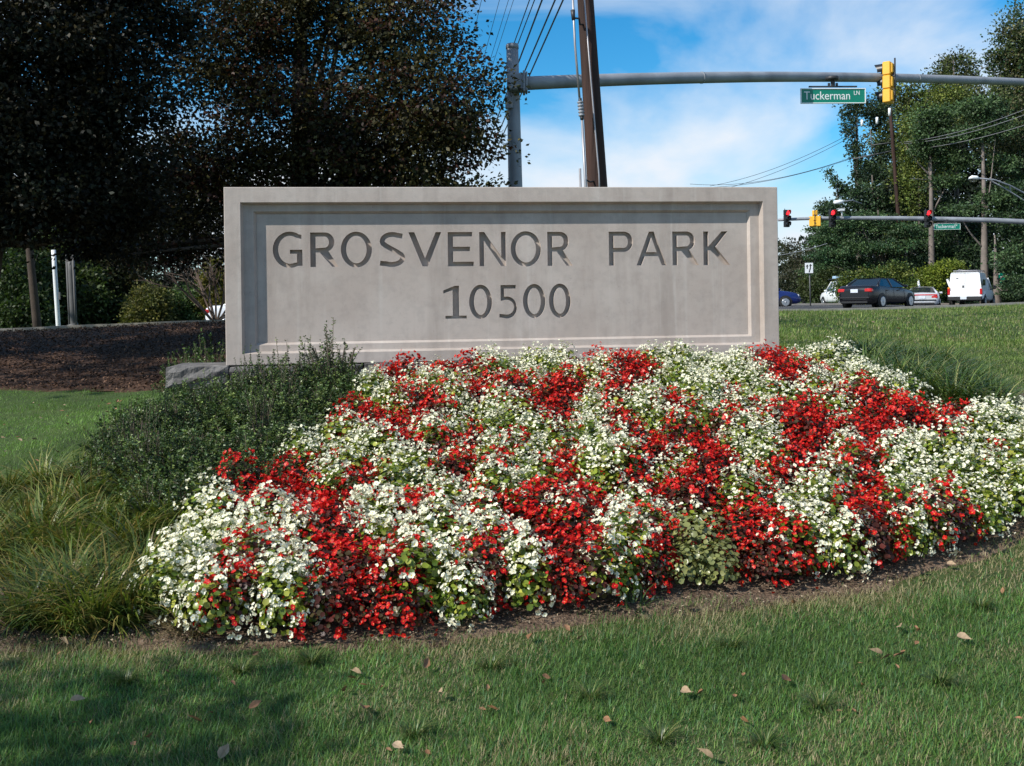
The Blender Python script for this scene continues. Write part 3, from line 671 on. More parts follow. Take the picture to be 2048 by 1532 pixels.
for i, (p, q, s) in enumerate([((1800, 285, 72), (2200, 150, 50), .6), ((1800, 288, 72), (2200, 165, 50), .6), ((1806, 300, 72), (2200, 195, 52), .5),
                            ((1706, 316, 71), (1400, 375, 90), .5), ((1706, 314, 71), (1380, 368, 90), .7), ((1700, 268, 72), (1420, 372, 90), .5), ((1705, 272, 72), (1440, 380, 90), .4),
                            ((1820, 357, 70), (2200, 325, 70), .5), ((1654, 487, 58), (1500, 515, 70), .2)]):
    w_ = MB().tube(sag(un(*p), un(*q), 16, s), .017, 5).build('overhead_wire', M_rod if i in (7, 8, 0, 1, 2) else M_wire)
    lab = ['pale overhead wire running right from the distant pole', 'thin wire running left from the distant pole against the sky', 'pale level wire crossing trees above the street light arm', 'pale wire low at the right edge of the stone sign'][(0 if i < 3 else 1 if i < 7 else 2 if i == 7 else 3)]
    tag(w_, lab, 'wire', ['wires right of the distant pole', 'wires left of the distant pole', None, None][(0 if i < 3 else 1 if i < 7 else 2 if i == 7 else 3)])
# lane control sign
t = empty('road_sign', un(1619, 606, 56)); tag(t, 'white keep-right style arrow sign on a grey post near the stone sign edge', 'road sign')
rtube([un(1621, 612, 56), un(1618.5, 527, 56)], .035, t, 8).build('post', M_greyp, t)
c = rel(un(1618, 536, 55.9), t)
MB().box(c, (.44, .02, .56), .004).build('sign_plate', M_white, t)
ar = MB(); y = c.y - .013
def poly(pts): ar.add([(c.x + p[0], y, c.z + p[1]) for p in pts], [tuple(range(len(pts)))])
poly([(-.13, -.04), (-.07, -.04), (-.07, .08), (-.02, .08), (-.10, .20), (-.18, .08), (-.13, .08)][::1])
poly([(-.03, -.24), (.03, -.24), (.10, -.02), (.11, .12), (.17, .12), (.085, .23), (.0, .12), (.05, .12), (.04, 0)])
ar.build('arrow_symbol', M_blk, t)
t = empty('road_sign', un(2001, 606, 66)); tag(t, 'small green rectangular road sign behind the white work truck', 'road sign')
rtube([un(2003, 612, 66), un(1998, 560, 66)], .03, t, 8).build('post', M_greyp, t)
MB().box(rel(un(2000, 553, 65.9), t), (.66, .02, .42), .004).build('sign_plate', M_green, t); MB().box(rel(un(1998, 567, 65.9), t), (.3, .02, .22), .004).build('sign_plate', M_green, t)
for (x, y_, w__) in ((1995, 548, .3), (2005, 553, .26), (1997, 567, .12)): MB().box(rel(un(x, y_, 65.87), t), (w__, .006, .05)).build('legend_strip', M_white, t)
for i, (p, q) in enumerate((((1842, 596), (1836, 560)), ((1906, 590), (1895, 560)))):
    t = empty('marker_post', un(p[0], 606, 63)); tag(t, 'white slanted marker post beside the silver coupe' if i == 0 else 'white slanted marker post left of the work truck', 'post')
    rtube([un(*p, 63), un(*q, 63)], .07, t, 8).build('tube', M_white, t); rtube([un(q[0], q[1], 63), un(q[0] - .3, q[1] - 1.5, 63)], .078, t, 8).build('cap', M_white, t)
# left-hand posts on the bank crest
t = empty('utility_pole', un(76, 668, 27)); tag(t, 'leaning brown wooden pole standing behind the bank at far left', 'utility pole')
a, b = un(78, 690, 27), un(52, 430, 27); rtube([a.lerp(b, i / 5) for i in range(6)], list(np.linspace(.115, .085, 6)), t, 12).build('shaft', M_pole2, t)
MB().tube([rel(p, t) for p in (un(10, 487, 26.8), un(55, 482, 27))], .03, 6).build('crossarm', M_greyp, t)
t = empty('sign_post', un(118, 660, 25)); tag(t, 'white sunlit post standing between two darker poles behind the bank', 'post')
a, b = un(119, 690, 25), un(107, 500, 25); rtube([a.lerp(b, i / 5) for i in range(6)], .055, t, 10).build('post', M_white, t)
MB().box(rel(un(119, 592, 24.9), t), (.05, .03, .18), .004).build('bracket', M_greyp, t)
t = empty('metal_pole', un(149, 660, 24)); tag(t, 'grey fluted metal pole right of the white post behind the bank', 'pole')
a, b = un(149, 690, 24), un(141, 510, 24); rtube([a.lerp(b, i / 5) for i in range(6)], list(np.linspace(.08, .085, 6)), t, 12).build('shaft', M_greyp, t)
for dx in (-.075, .075): rtube([a + Vector((dx, -.05, 0)), b + Vector((dx, -.05, 0))], .025, t, 6).build('conduit', M_greyp, t)
rtube([un(145, 648, 24), un(148, 660, 24)], .12, t, 12).build('base_collar', M_greyp, t)

# ------------------------------------------------------------------ vehicles (x forward, z up, origin on the ground)
M_tyre = mat('tyre_rubber', (.012, .012, .012), .8)
M_rim = mat('alloy', (.55, .56, .58), .3, metal=.8, var=.03)
M_glass = mat('tinted_glass', (.02, .028, .035), .06, var=.02, coat=.3)
M_tail = mat('tail_light_red', (.45, .008, .01), .2, coat=.5, emit=(1, .03, .02), estr=.03)
M_plate = mat('number_plate', (.6, .65, .72), .4)
M_trim = mat('black_trim', (.015, .015, .016), .5)
M_head = mat('headlight_lens', (.6, .62, .65), .1, coat=.6)
M_chrome = mat('chrome', (.7, .7, .72), .12, metal=1, var=.02)
M_bulb = mat('amber_lens', (.7, .25, .02), .3)
def wheel(parent, x, y, r, side, wide=.22, label=None):
    tw = MB(); y += side * .03; M = Matrix.Translation((x, y - side * wide / 2, r)) @ Matrix.Rotation(math.pi / 2, 4, 'X')
    w2 = wide / 2
    tw.lathe([(r * .55, -w2), (r * .93, -w2), (r, -w2 * .7), (r, w2 * .7), (r * .93, w2), (r * .55, w2)], 24, M); t = tw.build('wheel', M_tyre, parent)
    rm = MB(); yy = y + side * .028
    M2 = Matrix.Translation((x, yy - side * .03, r)) @ Matrix.Rotation(math.pi / 2, 4, 'X')
    rm.lathe([(r * .60, -.012), (r * .66, -.012), (r * .66, .012), (r * .60, .012)], 24, M2); rm.lathe([(.001, -.012), (r * .16, -.012), (r * .16, .016), (.001, .016)], 12, M2)
    for k in range(7):
        a = 2 * math.pi * k / 7; c = Vector((x + r * .38 * math.cos(a), yy - side * .03, r + r * .38 * math.sin(a)))
        rm.box(c, (r * .5, .03, r * .10), 0, Matrix.Rotation(-a, 3, 'Y'))
    rm.build('rim', M_rim, t)
    ar = MB(); M3 = Matrix.Translation((x, y - side * .046, r * 1.04)) @ Matrix.Rotation(math.pi / 2, 4, 'X')
    ar.lathe([(r * 1.14, -.02), (r * 1.14, .02)], 24, M3); ar.build('wheel_arch', M_trim, parent)
def loft_body(st, name, m, parent):
    V = []; F_ = []; prof = None
    for (x, zl, zd, w_) in st:
        zm = zl + (zd - zl) * .55
        pts = [(0, zl), (.86 * w_, zl), (.97 * w_, zl + .08), (w_, zl + (zd - zl) * .3), (w_, zm), (.975 * w_, zd - .10), (.93 * w_, zd - .03), (.80 * w_, zd), (0, zd + .025)]
        full = [(p[0], p[1]) for p in pts] + [(-p[0], p[1]) for p in pts[-2:0:-1]]
        prof = len(full); V += [(x, p[0], p[1]) for p in full]
    n = len(st)
    for i in range(n - 1):
        for k in range(prof): F_.append((i * prof + k, i * prof + (k + 1) % prof, (i + 1) * prof + (k + 1) % prof, (i + 1) * prof + k))
    F_.append(tuple(reversed(range(prof)))); F_.append(tuple((n - 1) * prof + k for k in range(prof)))
    mb = MB().add(V, F_, True); mb.sm[-1] = mb.sm[-2] = False
    return mb.build(name, m, parent)
def cabin(parent, body_m, xb0, xt0, xt1, xb1, zb, zt, wb, wt, pillars=(0.0,), cw=.05, glass_name='windows'):
    """glass house: side glass, screens, then roof and pillars in body colour"""
    zs = zt - .05
    g = MB(); V = [(xb0, -wb, zb), (xb0, wb, zb), (xb1, wb, zb), (xb1, -wb, zb), (xt0, -wt, zs), (xt0, wt, zs), (xt1, wt, zs), (xt1, -wt, zs)]
    g.add(V, [(0, 1, 5, 4), (2, 3, 7, 6)]); g.build('windscreens', M_glass, parent)
    g = MB(); g.add(V, [(3, 0, 4, 7), (1, 2, 6, 5)]); g.build('side_windows', M_glass, parent)
    r = MB(); R = []
    for i in range(7):
        u = i / 6; x = xt0 + (xt1 - xt0) * u; zz = zs + (zt - zs) * math.sin(math.pi * (.12 + .76 * u)); wv = wt * (1 if 0 < i < 6 else .97)
        R += [(x, -wv - .02, zs - .02), (x, -wv * .86, zz), (x, 0, zz + .02), (x, wv * .86, zz), (x, wv + .02, zs - .02)]
    r.add(R, [(i * 5 + k, i * 5 + k + 1, (i + 1) * 5 + k + 1, (i + 1) * 5 + k) for i in range(6) for k in range(4)], True); r.build('roof', body_m, parent)
    p = MB()
    for s in (-1, 1):
        p.tube([(xb0, s * wb, zb), (xt0, s * wt, zs)], [cw * 1.4, cw], 6); p.tube([(xb1, s * wb, zb), (xt1, s * wt, zs)], cw * .8, 6)
        for x in pillars:
            u = (x - xb0) / (xb1 - xb0); xt = xt0 + (xt1 - xt0) * min(max((x - xt0) / (xt1 - xt0), 0), 1)
            p.tube([(x, s * (wb + .005), zb), (xt, s * (wt + .01), zs)], cw * .8, 4)
    p.build('pillars', body_m, parent)
def paint(name, col, metal=.0): return mat(name, col, .25, metal, var=.02, coat=.2)
SED = [(-2.26, .42, .82, .66), (-2.22, .30, .98, .78), (-2.05, .22, 1.06, .87), (-1.5, .20, 1.08, .905), (-.5, .20, 1.0, .91), (.6, .20, .97, .91), (1.0, .20, .95, .905), (1.6, .20, .88, .88), (2.0, .22, .79, .83), (2.2, .28, .66, .73), (2.28, .36, .56, .6)]
def sedan(name, label, loc, yaw, m, st=SED, r=.33, wx=(-1.38, 1.38), cab=(-1.62, -.95, .30, 1.15, .99, 1.43, .80, .58), pillars=(-.25,), cat='car', tails=True, plate=True, spoiler=False):
    o = empty(name, loc, yaw); tag(o, label, cat)
    loft_body(st, 'body', m, o); cabin(o, m, *cab, pillars=pillars)
    hw = max(s[3] for s in st)
    for x in wx:
        for s in (-1, 1): wheel(o, x, s * (hw - .0), r, s)
    xr = st[0][0]; zt = st[2][2]
    for s in (-1, 1):
        MB().box((xr + .10, s * .66, zt - .22), (.22, .36, .17), .04).build('tail_light', M_tail, o)
        MB().box((st[-1][0] - .22, s * .60, .66), (.20, .30, .13), .03).build('headlight', M_head, o)
        MB().box((cab[3] - .35, s * (hw + .06), cab[4] + .05), (.12, .18, .12), .03).build('mirror', m, o)
    MB().box((xr - .005, 0, zt - .24), (.04, .36, .16), .004).build('number_plate', M_plate, o)
    bm_ = MB().box((xr + .08, 0, .5), (.26, 1.5, .07), .02); bm_.box((xr + .06, 0, .30), (.2, 1.3, .10), .02); bm_.build('bumper_trim', M_trim, o)
    tr = MB()
    for s in (-1, 1):
        for x in (-1.02, -.25, .78): tr.box((x, s * (hw + .0015), .68), (.012, .006, .52))
        for x in (-.95, .1): tr.box((x + .08, s * (hw + .012), .84), (.16, .03, .03))
    tr.build('door_seams', M_trim, o)
    return o
M_black = paint('black_car_paint', (.006, .006, .009)); M_silver = paint('silver_car_paint', (.60, .61, .64), .25); M_wcar = paint('white_car_paint', (.78, .79, .80)); M_blue = paint('blue_car_paint', (.008, .02, .12))
def ground(px, D): v = un(px, 600, D); return Vector((v.x, v.y, hz(v.x, v.y) + .035))
def place(px, pyb, D): return un(px, pyb, D)
o = sedan('parked_sedan', 'black four-door sedan seen from its rear corner on the road beyond the lawn', un(1757, 616.5, 48.6), math.radians(43), M_black)
o.name = 'black_sedan'
st = [(-2.2, .40, .74, .70), (-2.16, .28, .84, .82), (-2.0, .22, .90, .90), (-1.5, .20, .95, .93), (-.4, .2, .90, .90), (.7, .2, .86, .89), (1.4, .2, .80, .88), (1.9, .22, .68, .82), (2.15, .3, .55, .7)]
o = sedan('silver_coupe', 'low silver sports coupe seen from behind next to the black sedan', un(1846, 617.0, 61), math.radians(67), M_silver, st, .32, (-1.2, 1.2), (-1.95, -.6, .15, .95, .88, 1.28, .82, .56), (-.3,))
MB().box((-2.19, 0, .80), (.04, 1.62, .07), .01).build('light_strip', M_tail, o)
o = sedan('blue_car', 'dark blue car whose nose shows past the right edge of the stone sign', un(1513, 616.5, 56), math.radians(-3), M_blue, SED, .31)
o = sedan('white_car', 'white car with red tail light behind the bank left of the stone sign', un(522, 660, 44.5), math.radians(12), M_wcar)
# white pickup behind the sedan
stp = [(-2.6, .5, 1.0, .80), (-2.55, .42, 1.08, .86), (-1.0, .40, 1.10, .88), (.2, .38, 1.12, .88), (1.2, .38, 1.12, .88), (2.0, .40, 1.05, .86), (2.4, .45, .92, .80), (2.5, .5, .8, .72)]
o = sedan('white_pickup', 'white pickup truck with a roof rack, half hidden behind the black sedan', un(1690, 616.5, 66), math.radians(92), M_wcar, stp, .36, (-1.6, 1.6), (-.6, -.4, .55, 1.25, 1.10, 1.78, .82, .66), (.1,), 'pickup truck')
rk = MB()
for s in (-1, 1): rk.tube([(-2.3, s * .7, 1.85), (1.0, s * .7, 1.9)], .03, 6)
for x in (-2.3, -1.0, .2, 1.0): rk.tube([(x, -.7, 1.87), (x, .7, 1.87)], .025, 6)
for s in (-1, 1): rk.tube([(-2.3, s * .7, 1.85), (-2.3, s * .8, 1.1)], .025, 6)
rk.build('roof_rack', M_trim, o); MB().box((.5, 0, 2.0), (.5, 1.1, .18), .03).build('roof_box', mat('pale_blue_plastic', (.35, .5, .65), .5), o)
# white work truck with topper
o = empty('work_truck', un(1945, 616, 62), math.radians(57)); tag(o, 'white work truck with tall cargo topper and roof rack seen from behind', 'truck')
stt = [(-2.62, .52, 1.0, .86), (-2.58, .48, 1.05, .92), (-1.0, .45, 1.1, .95), (.5, .42, 1.12, .95), (1.6, .42, 1.1, .95), (2.3, .45, 1.0, .90), (2.6, .5, .85, .8)]
loft_body(stt, 'body', M_wcar, o); cabin(o, M_wcar, -.2, 0, .9, 1.5, 1.1, 1.85, .88, .74, (.5,))
for x in (-1.6, 1.75):
    for s in (-1, 1): wheel(o, x, s * .95, .38, s)
tp = MB(); V = [(-2.60, -.93, .74), (-2.60, .93, .74), (-.3, .93, 1.02), (-.3, -.93, 1.02), (-2.44, -.78, 2.06), (-2.44, .78, 2.06), (-.3, .78, 2.06), (-.3, -.78, 2.06)]
tp.add(V, [(0, 1, 5, 4)[::-1], (1, 2, 6, 5)[::-1], (2, 3, 7, 6)[::-1], (3, 0, 4, 7)[::-1], (4, 5, 6, 7)[::-1]]); tp.box((-1.37, 0, 2.075), (2.2, 1.5, .06), .02); tp.build('cargo_topper', M_wcar, o)
sm_ = MB(); sm_.box((-2.530, 0, 1.42), (.012, .014, 1.24), 0, Matrix.Rotation(math.radians(7), 3, 'Y')); sm_.box((-2.535, .10, 1.28), (.05, .10, .14), .01, Matrix.Rotation(math.radians(7), 3, 'Y')); sm_.box((-2.49, .42, 1.76), (.03, .12, .05), .01); sm_.build('door_seam_latch', M_trim, o)
rk = MB()
for s in (-1, 1): rk.tube([(-2.35, s * .62, 2.22), (.6, s * .62, 2.22)], .025, 6)
for x in (-2.3, -1.4, -.5): rk.tube([(x, -.66, 2.22), (x, .66, 2.22)], .025, 6); rk.tube([(x, -.62, 2.08), (x, -.62, 2.22)], .02, 6); rk.tube([(x, .62, 2.08), (x, .62, 2.22)], .02, 6)
rk.tube([(-2.35, .35, 2.27), (.2, .35, 2.27)], .03, 6); rk.build('roof_rack', M_rod, o)
for s in (-1, 1):
    MB().box((-2.60, s * .87, .98), (.10, .14, .34), .02).build('tail_light', M_tail, o)
MB().box((-2.60, .87, 1.2), (.09, .12, .12), .02).build('amber_light', M_bulb, o)
MB().box((-2.68, 0, .58), (.2, 1.86, .24), .04).build('bumper', M_trim, o); MB().box((-2.795, .05, .62), (.02, .34, .17), .003).build('number_plate', M_plate, o)
MB().box((-2.2, -.98, 1.5), (.9, .02, .35), .0).build('topper_window', M_glass, o)
for s in (-1, 1): MB().box((1.25, s * 1.06, 1.25), (.1, .16, .24), .03).build('mirror', M_trim, o)

# ------------------------------------------------------------------ trees
M_leafD = leaf_mat('copper_leaf', .55, .22, .25, (1.1, .9, .5))
M_leafG = leaf_mat('green_leaf', .55, .3, .3)
M_bark = mat('bark', (.10, .085, .07), .9, var=.35, scale=3, bump=.8, bscale=14)
M_barkl = mat('pale_bark', (.17, .14, .12), .9, var=.3, scale=2, bump=.6, bscale=10)
def tints(n, cols, var, rng):
    c = np.array(cols)[rng.integers(0, len(cols), n)]
    return np.clip(c * (1 + var * rng.normal(size=(n, 1))), .002, 1)
def crown(lobes, n_clump, n_leaf, cr, L, cols, var, rng, flat=.8, droop=0., shell=.72, clump_tint=.25, hole=0., hs=.55):
    """lobes: (centre, (rx,ry,rz)); small leaf clumps spread over and through every lobe"""
    vol = np.array([l[1][0] * l[1][2] for l in lobes]) ** 1.0; vol = vol / vol.sum(); P = []; T = []; C = []
    for (c, r), fr in zip(lobes, vol):
        k = max(3, int(n_clump * fr)); d = rand_dirs(k, rng); rad = shell + (1.02 - shell) * rng.random((k, 1)) ** .7; inner = rng.random((k, 1)) < .22
        rad = np.where(inner, rng.random((k, 1)) ** .5 * shell, rad)
        cc = np.array(c)[None] + d * rad * np.array(r)[None]
        if hole:
            kp = fbm(cc[:, 0] * hs + 40, (cc[:, 2] + cc[:, 1] * .3) * hs * 1.5 + 40, 77, 2) > hole; cc = cc[kp]; d = d[kp]; k = len(cc)
            if k == 0: continue
        m = n_leaf; s = cr * (.55 + .9 * rng.random((k, 1, 1)))
        off = np.clip(rng.normal(size=(k, m, 3)), -1.7, 1.7) * .5 * s * np.array([1, 1, flat])
        off[..., 2] -= droop * (off[..., 0] ** 2 + off[..., 1] ** 2)
        P.append((cc[:, None] + off).reshape(-1, 3))
        T.append(norm(norm(off) * .7 + rng.normal(size=off.shape) * .55 + d[:, None] * .35 + np.array([0, 0, -.12])).reshape(-1, 3))
        ct = np.repeat(tints(k, cols, clump_tint, rng), m, 0); C.append(ct * (1 + var * rng.normal(size=(k * m, 1))))
    P = np.concatenate(P); T = np.concatenate(T); C = np.clip(np.concatenate(C), .002, 1); n = len(P)
    B = norm(np.cross(T, rand_dirs(n, rng))); Ls = L * (.65 + .7 * rng.random(n))
    V, f = leaf_quads(P, T, B, Ls, Ls * .62)
    return V, f, np.repeat(C, 4, 0)
def limbs(base, top, r0, lobes, rng, n=7, m=M_bark, parent=None, o=None, lean=0.3):
    mb = MB(); base = Vector(base); top = Vector(top); P = []
    for i in range(9):
        u = i / 8; P.append(base.lerp(top, u) + Vector((math.sin(u * 5 + r0 * 40) * .12, math.cos(u * 4) * .1, 0)) * r0 * 4 * lean)
    mb.tube(P, [r0 * (1.25 if i == 0 else 1) * (1 - .85 * i / 8) for i in range(9)], 10); tr = mb.build('trunk', m, o)
    br = MB()
    for k in range(n):
        c, r = lobes[rng.integers(0, len(lobes))]; tgt = Vector(c) + Vector(rng.normal(size=3) * .45 * np.array(r)); u = .25 + .6 * rng.random(); s = base.lerp(top, u)
        if tgt.z < s.z - .5: s = base.lerp(top, .3)
        mid = s.lerp(tgt, .5) + Vector((0, 0, -.06 * (tgt - s).length)); br.tube([s, s.lerp(mid, .5), mid, mid.lerp(tgt, .5), tgt], [r0 * .26 * (1 - .85 * q / 4) for q in range(5)], 6)
    br.build('limbs', m, o)
def tree(name, label, base, top, r0, lobes, n_clump, n_leaf, cr, L, cols, seed, mleaf=None, flat=.8, m=M_bark, nl=8, cat='tree', group=None, var=.2, droop=0., shell=.72, ct=.25, hole=0., hs=.55):
    rng = np.random.default_rng(seed); base = Vector(base); o = empty(name, base); tag(o, label, cat, group)
    lb = [(Vector(c) - base, r) for c, r in lobes]
    limbs((0, 0, -.2), Vector(top) - base, r0, lb, rng, nl, m, None, o)
    V, f, C = crown([(tuple(c), r) for c, r in lb], n_clump, n_leaf, cr, L, cols, var, rng, flat, droop, shell, ct, hole, hs)
    link('crown', np_mesh('crown', V, f, 4, C), o, mleaf or M_leafG)
    return o
def lobe(px, py, D, rpx, rpy=None, dep=None):
    s = D / F; rpy = rpy or rpx; dep = dep or (rpx + rpy) / 2
    return (tuple(un(px, py, D)), (rpx * s, dep * s, rpy * s))
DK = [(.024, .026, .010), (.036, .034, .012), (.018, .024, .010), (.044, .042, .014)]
# big copper-leaved tree filling the upper left: boughs reach to the mast
L1 = [lobe(*a) for a in [(620, 40, 20, 150, 120), (800, 60, 19.5, 120, 90), (865, 190, 19, 125, 90), (780, 290, 19.5, 150, 90), (915, 290, 19, 70, 60), (640, 240, 20, 170, 110), (470, 120, 20.5, 160, 110),
      (400, 330, 20, 130, 90), (560, 380, 20, 150, 80), (840, 380, 19.5, 150, 50), (500, -80, 21, 200, 110), (720, -110, 20.5, 170, 100), (330, 450, 19.5, 90, 55), (915, 400, 19, 75, 50), (380, 505, 20, 70, 34), (290, 500, 19, 60, 26), (700, 450, 20, 170, 60), (860, -60, 20, 70, 60), (600, 520, 21, 130, 60)]]
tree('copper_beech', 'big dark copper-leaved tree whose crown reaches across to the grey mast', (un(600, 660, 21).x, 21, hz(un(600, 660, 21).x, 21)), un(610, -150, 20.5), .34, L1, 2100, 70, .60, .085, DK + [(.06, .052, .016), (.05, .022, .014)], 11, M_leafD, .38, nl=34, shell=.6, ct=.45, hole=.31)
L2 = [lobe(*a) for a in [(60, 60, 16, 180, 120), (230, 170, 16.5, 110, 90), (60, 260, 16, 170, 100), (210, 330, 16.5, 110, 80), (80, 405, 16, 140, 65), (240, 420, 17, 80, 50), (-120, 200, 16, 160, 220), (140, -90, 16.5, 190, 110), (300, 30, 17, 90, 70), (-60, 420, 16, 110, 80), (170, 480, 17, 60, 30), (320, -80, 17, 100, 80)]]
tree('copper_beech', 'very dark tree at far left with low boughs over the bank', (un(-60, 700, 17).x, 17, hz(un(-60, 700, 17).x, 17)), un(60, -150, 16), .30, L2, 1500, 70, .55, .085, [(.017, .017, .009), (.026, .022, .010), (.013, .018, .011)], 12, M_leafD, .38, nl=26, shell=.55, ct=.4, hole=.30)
# bare twiggy shrub under the boughs beside the sign
def twigs(name, label, base, h, spread, n, seed, m, thick=.012, dirn=(0, 0, 1), depth=3):
    rng = random.Random(seed); mb = MB()
    def grow(p, d, L, r, k):
        q = p + d * L * .5 + Vector((rng.gauss(0, .04), rng.gauss(0, .04), 0)) * L; e = p + d * L; mb.tube([p, q, e], [r, r * .8, r * .55], 4, False)
        if k > 0:
            for _ in range(3): grow(p.lerp(e, rng.uniform(.45, 1)), (d + Vector((rng.gauss(0, .5), rng.gauss(0, .5), rng.gauss(0, .3)))).normalized(), L * rng.uniform(.45, .75), r * .55, k - 1)
    for _ in range(n):
        grow(Vector((0, 0, 0)), (Vector(dirn) + Vector((rng.gauss(0, spread), rng.gauss(0, spread), rng.gauss(0, spread * .4)))).normalized(), h * rng.uniform(.4, .62), thick, depth)
    o = mb.build(name, m); o.location = base; return tag(o, label, 'shrub')
b0 = un(432, 660, 25); twigs('bare_shrub', 'leafless twiggy shrub just left of the stone sign', (b0.x, b0.y, hz(b0.x, b0.y)), 3.2, .42, 9, 5, mat('bare_twig', (.13, .09, .07), .9), .03)
# greenery behind the bank
BG = [('green bushy tree behind the leaning brown pole', [(30, 560, 58, 60, 90), (-60, 520, 60, 90, 110), (60, 620, 57, 60, 50)], [(0.033, 0.057, 0.017), (0.049, 0.075, 0.022)], 58),
      ('sunlit green tree behind the white post', [(110, 540, 62, 70, 90), (170, 600, 61, 60, 70), (90, 610, 61, 60, 60)], [(0.049, 0.075, 0.019), (0.039, 0.057, 0.017), (0.066, 0.088, 0.025)], 62),
      ('brownish green tree in the gap behind the grey metal pole', [(220, 540, 64, 70, 80), (250, 600, 64, 60, 60), (190, 480, 66, 50, 50)], [(0.055, 0.053, 0.019), (0.039, 0.044, 0.015), (0.076, 0.061, 0.025)], 64),
      ('yellow green bush of tall stems behind the bank crest', [(300, 620, 58, 42, 36), (275, 640, 58, 30, 26)], [(0.132, 0.120, 0.029), (0.099, 0.105, 0.029), (0.076, 0.079, 0.019)], 58),
      ('low green bush behind the bank crest near the white car', [(375, 635, 60, 45, 22), (340, 645, 60, 40, 20)], [(0.055, 0.097, 0.029), (0.076, 0.114, 0.035)], 60),
      ('yellowing bush beside the left edge of the stone sign', [(432, 575, 60, 32, 40), (450, 610, 60, 40, 40), (425, 545, 60, 18, 22)], [(0.143, 0.120, 0.019), (0.099, 0.097, 0.019)], 60),
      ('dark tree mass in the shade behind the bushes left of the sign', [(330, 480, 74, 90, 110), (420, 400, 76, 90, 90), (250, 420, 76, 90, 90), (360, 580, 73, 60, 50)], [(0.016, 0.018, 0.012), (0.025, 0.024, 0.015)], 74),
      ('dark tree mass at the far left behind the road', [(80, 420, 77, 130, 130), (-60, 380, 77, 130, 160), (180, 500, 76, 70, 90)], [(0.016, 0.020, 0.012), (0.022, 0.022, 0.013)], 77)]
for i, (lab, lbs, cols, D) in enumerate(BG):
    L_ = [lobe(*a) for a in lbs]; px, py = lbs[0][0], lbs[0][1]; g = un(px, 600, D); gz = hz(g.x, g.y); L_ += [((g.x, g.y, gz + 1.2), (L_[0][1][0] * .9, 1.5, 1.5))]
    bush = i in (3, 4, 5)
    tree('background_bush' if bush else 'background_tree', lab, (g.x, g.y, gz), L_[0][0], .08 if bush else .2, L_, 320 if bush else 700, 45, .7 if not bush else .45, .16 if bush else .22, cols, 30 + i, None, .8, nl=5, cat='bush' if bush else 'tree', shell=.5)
# off to the left, out of view: the trees that throw the shade on the bank and the lawn corner
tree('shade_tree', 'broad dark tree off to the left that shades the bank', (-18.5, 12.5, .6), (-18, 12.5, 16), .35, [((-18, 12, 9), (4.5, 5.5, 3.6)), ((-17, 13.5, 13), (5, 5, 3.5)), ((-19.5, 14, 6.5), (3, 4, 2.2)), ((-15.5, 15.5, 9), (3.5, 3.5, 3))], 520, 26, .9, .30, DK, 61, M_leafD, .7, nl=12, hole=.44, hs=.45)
tree('shade_tree', 'dark tree off to the left that shades the lawn corner', (-8.2, -.2, .05), (-8, .1, 6), .16, [((-7.5, .0, 4.6), (1.8, 1.5, 1.1)), ((-8.6, .3, 5.0), (1.6, 1.5, 1.0)), ((-6.6, -.9, 4.3), (1.6, 1.2, .9)), ((-5.6, -1.6, 4.2), (1.1, .9, .7))], 300, 34, .45, .13, DK, 62, M_leafD, .7, nl=10)

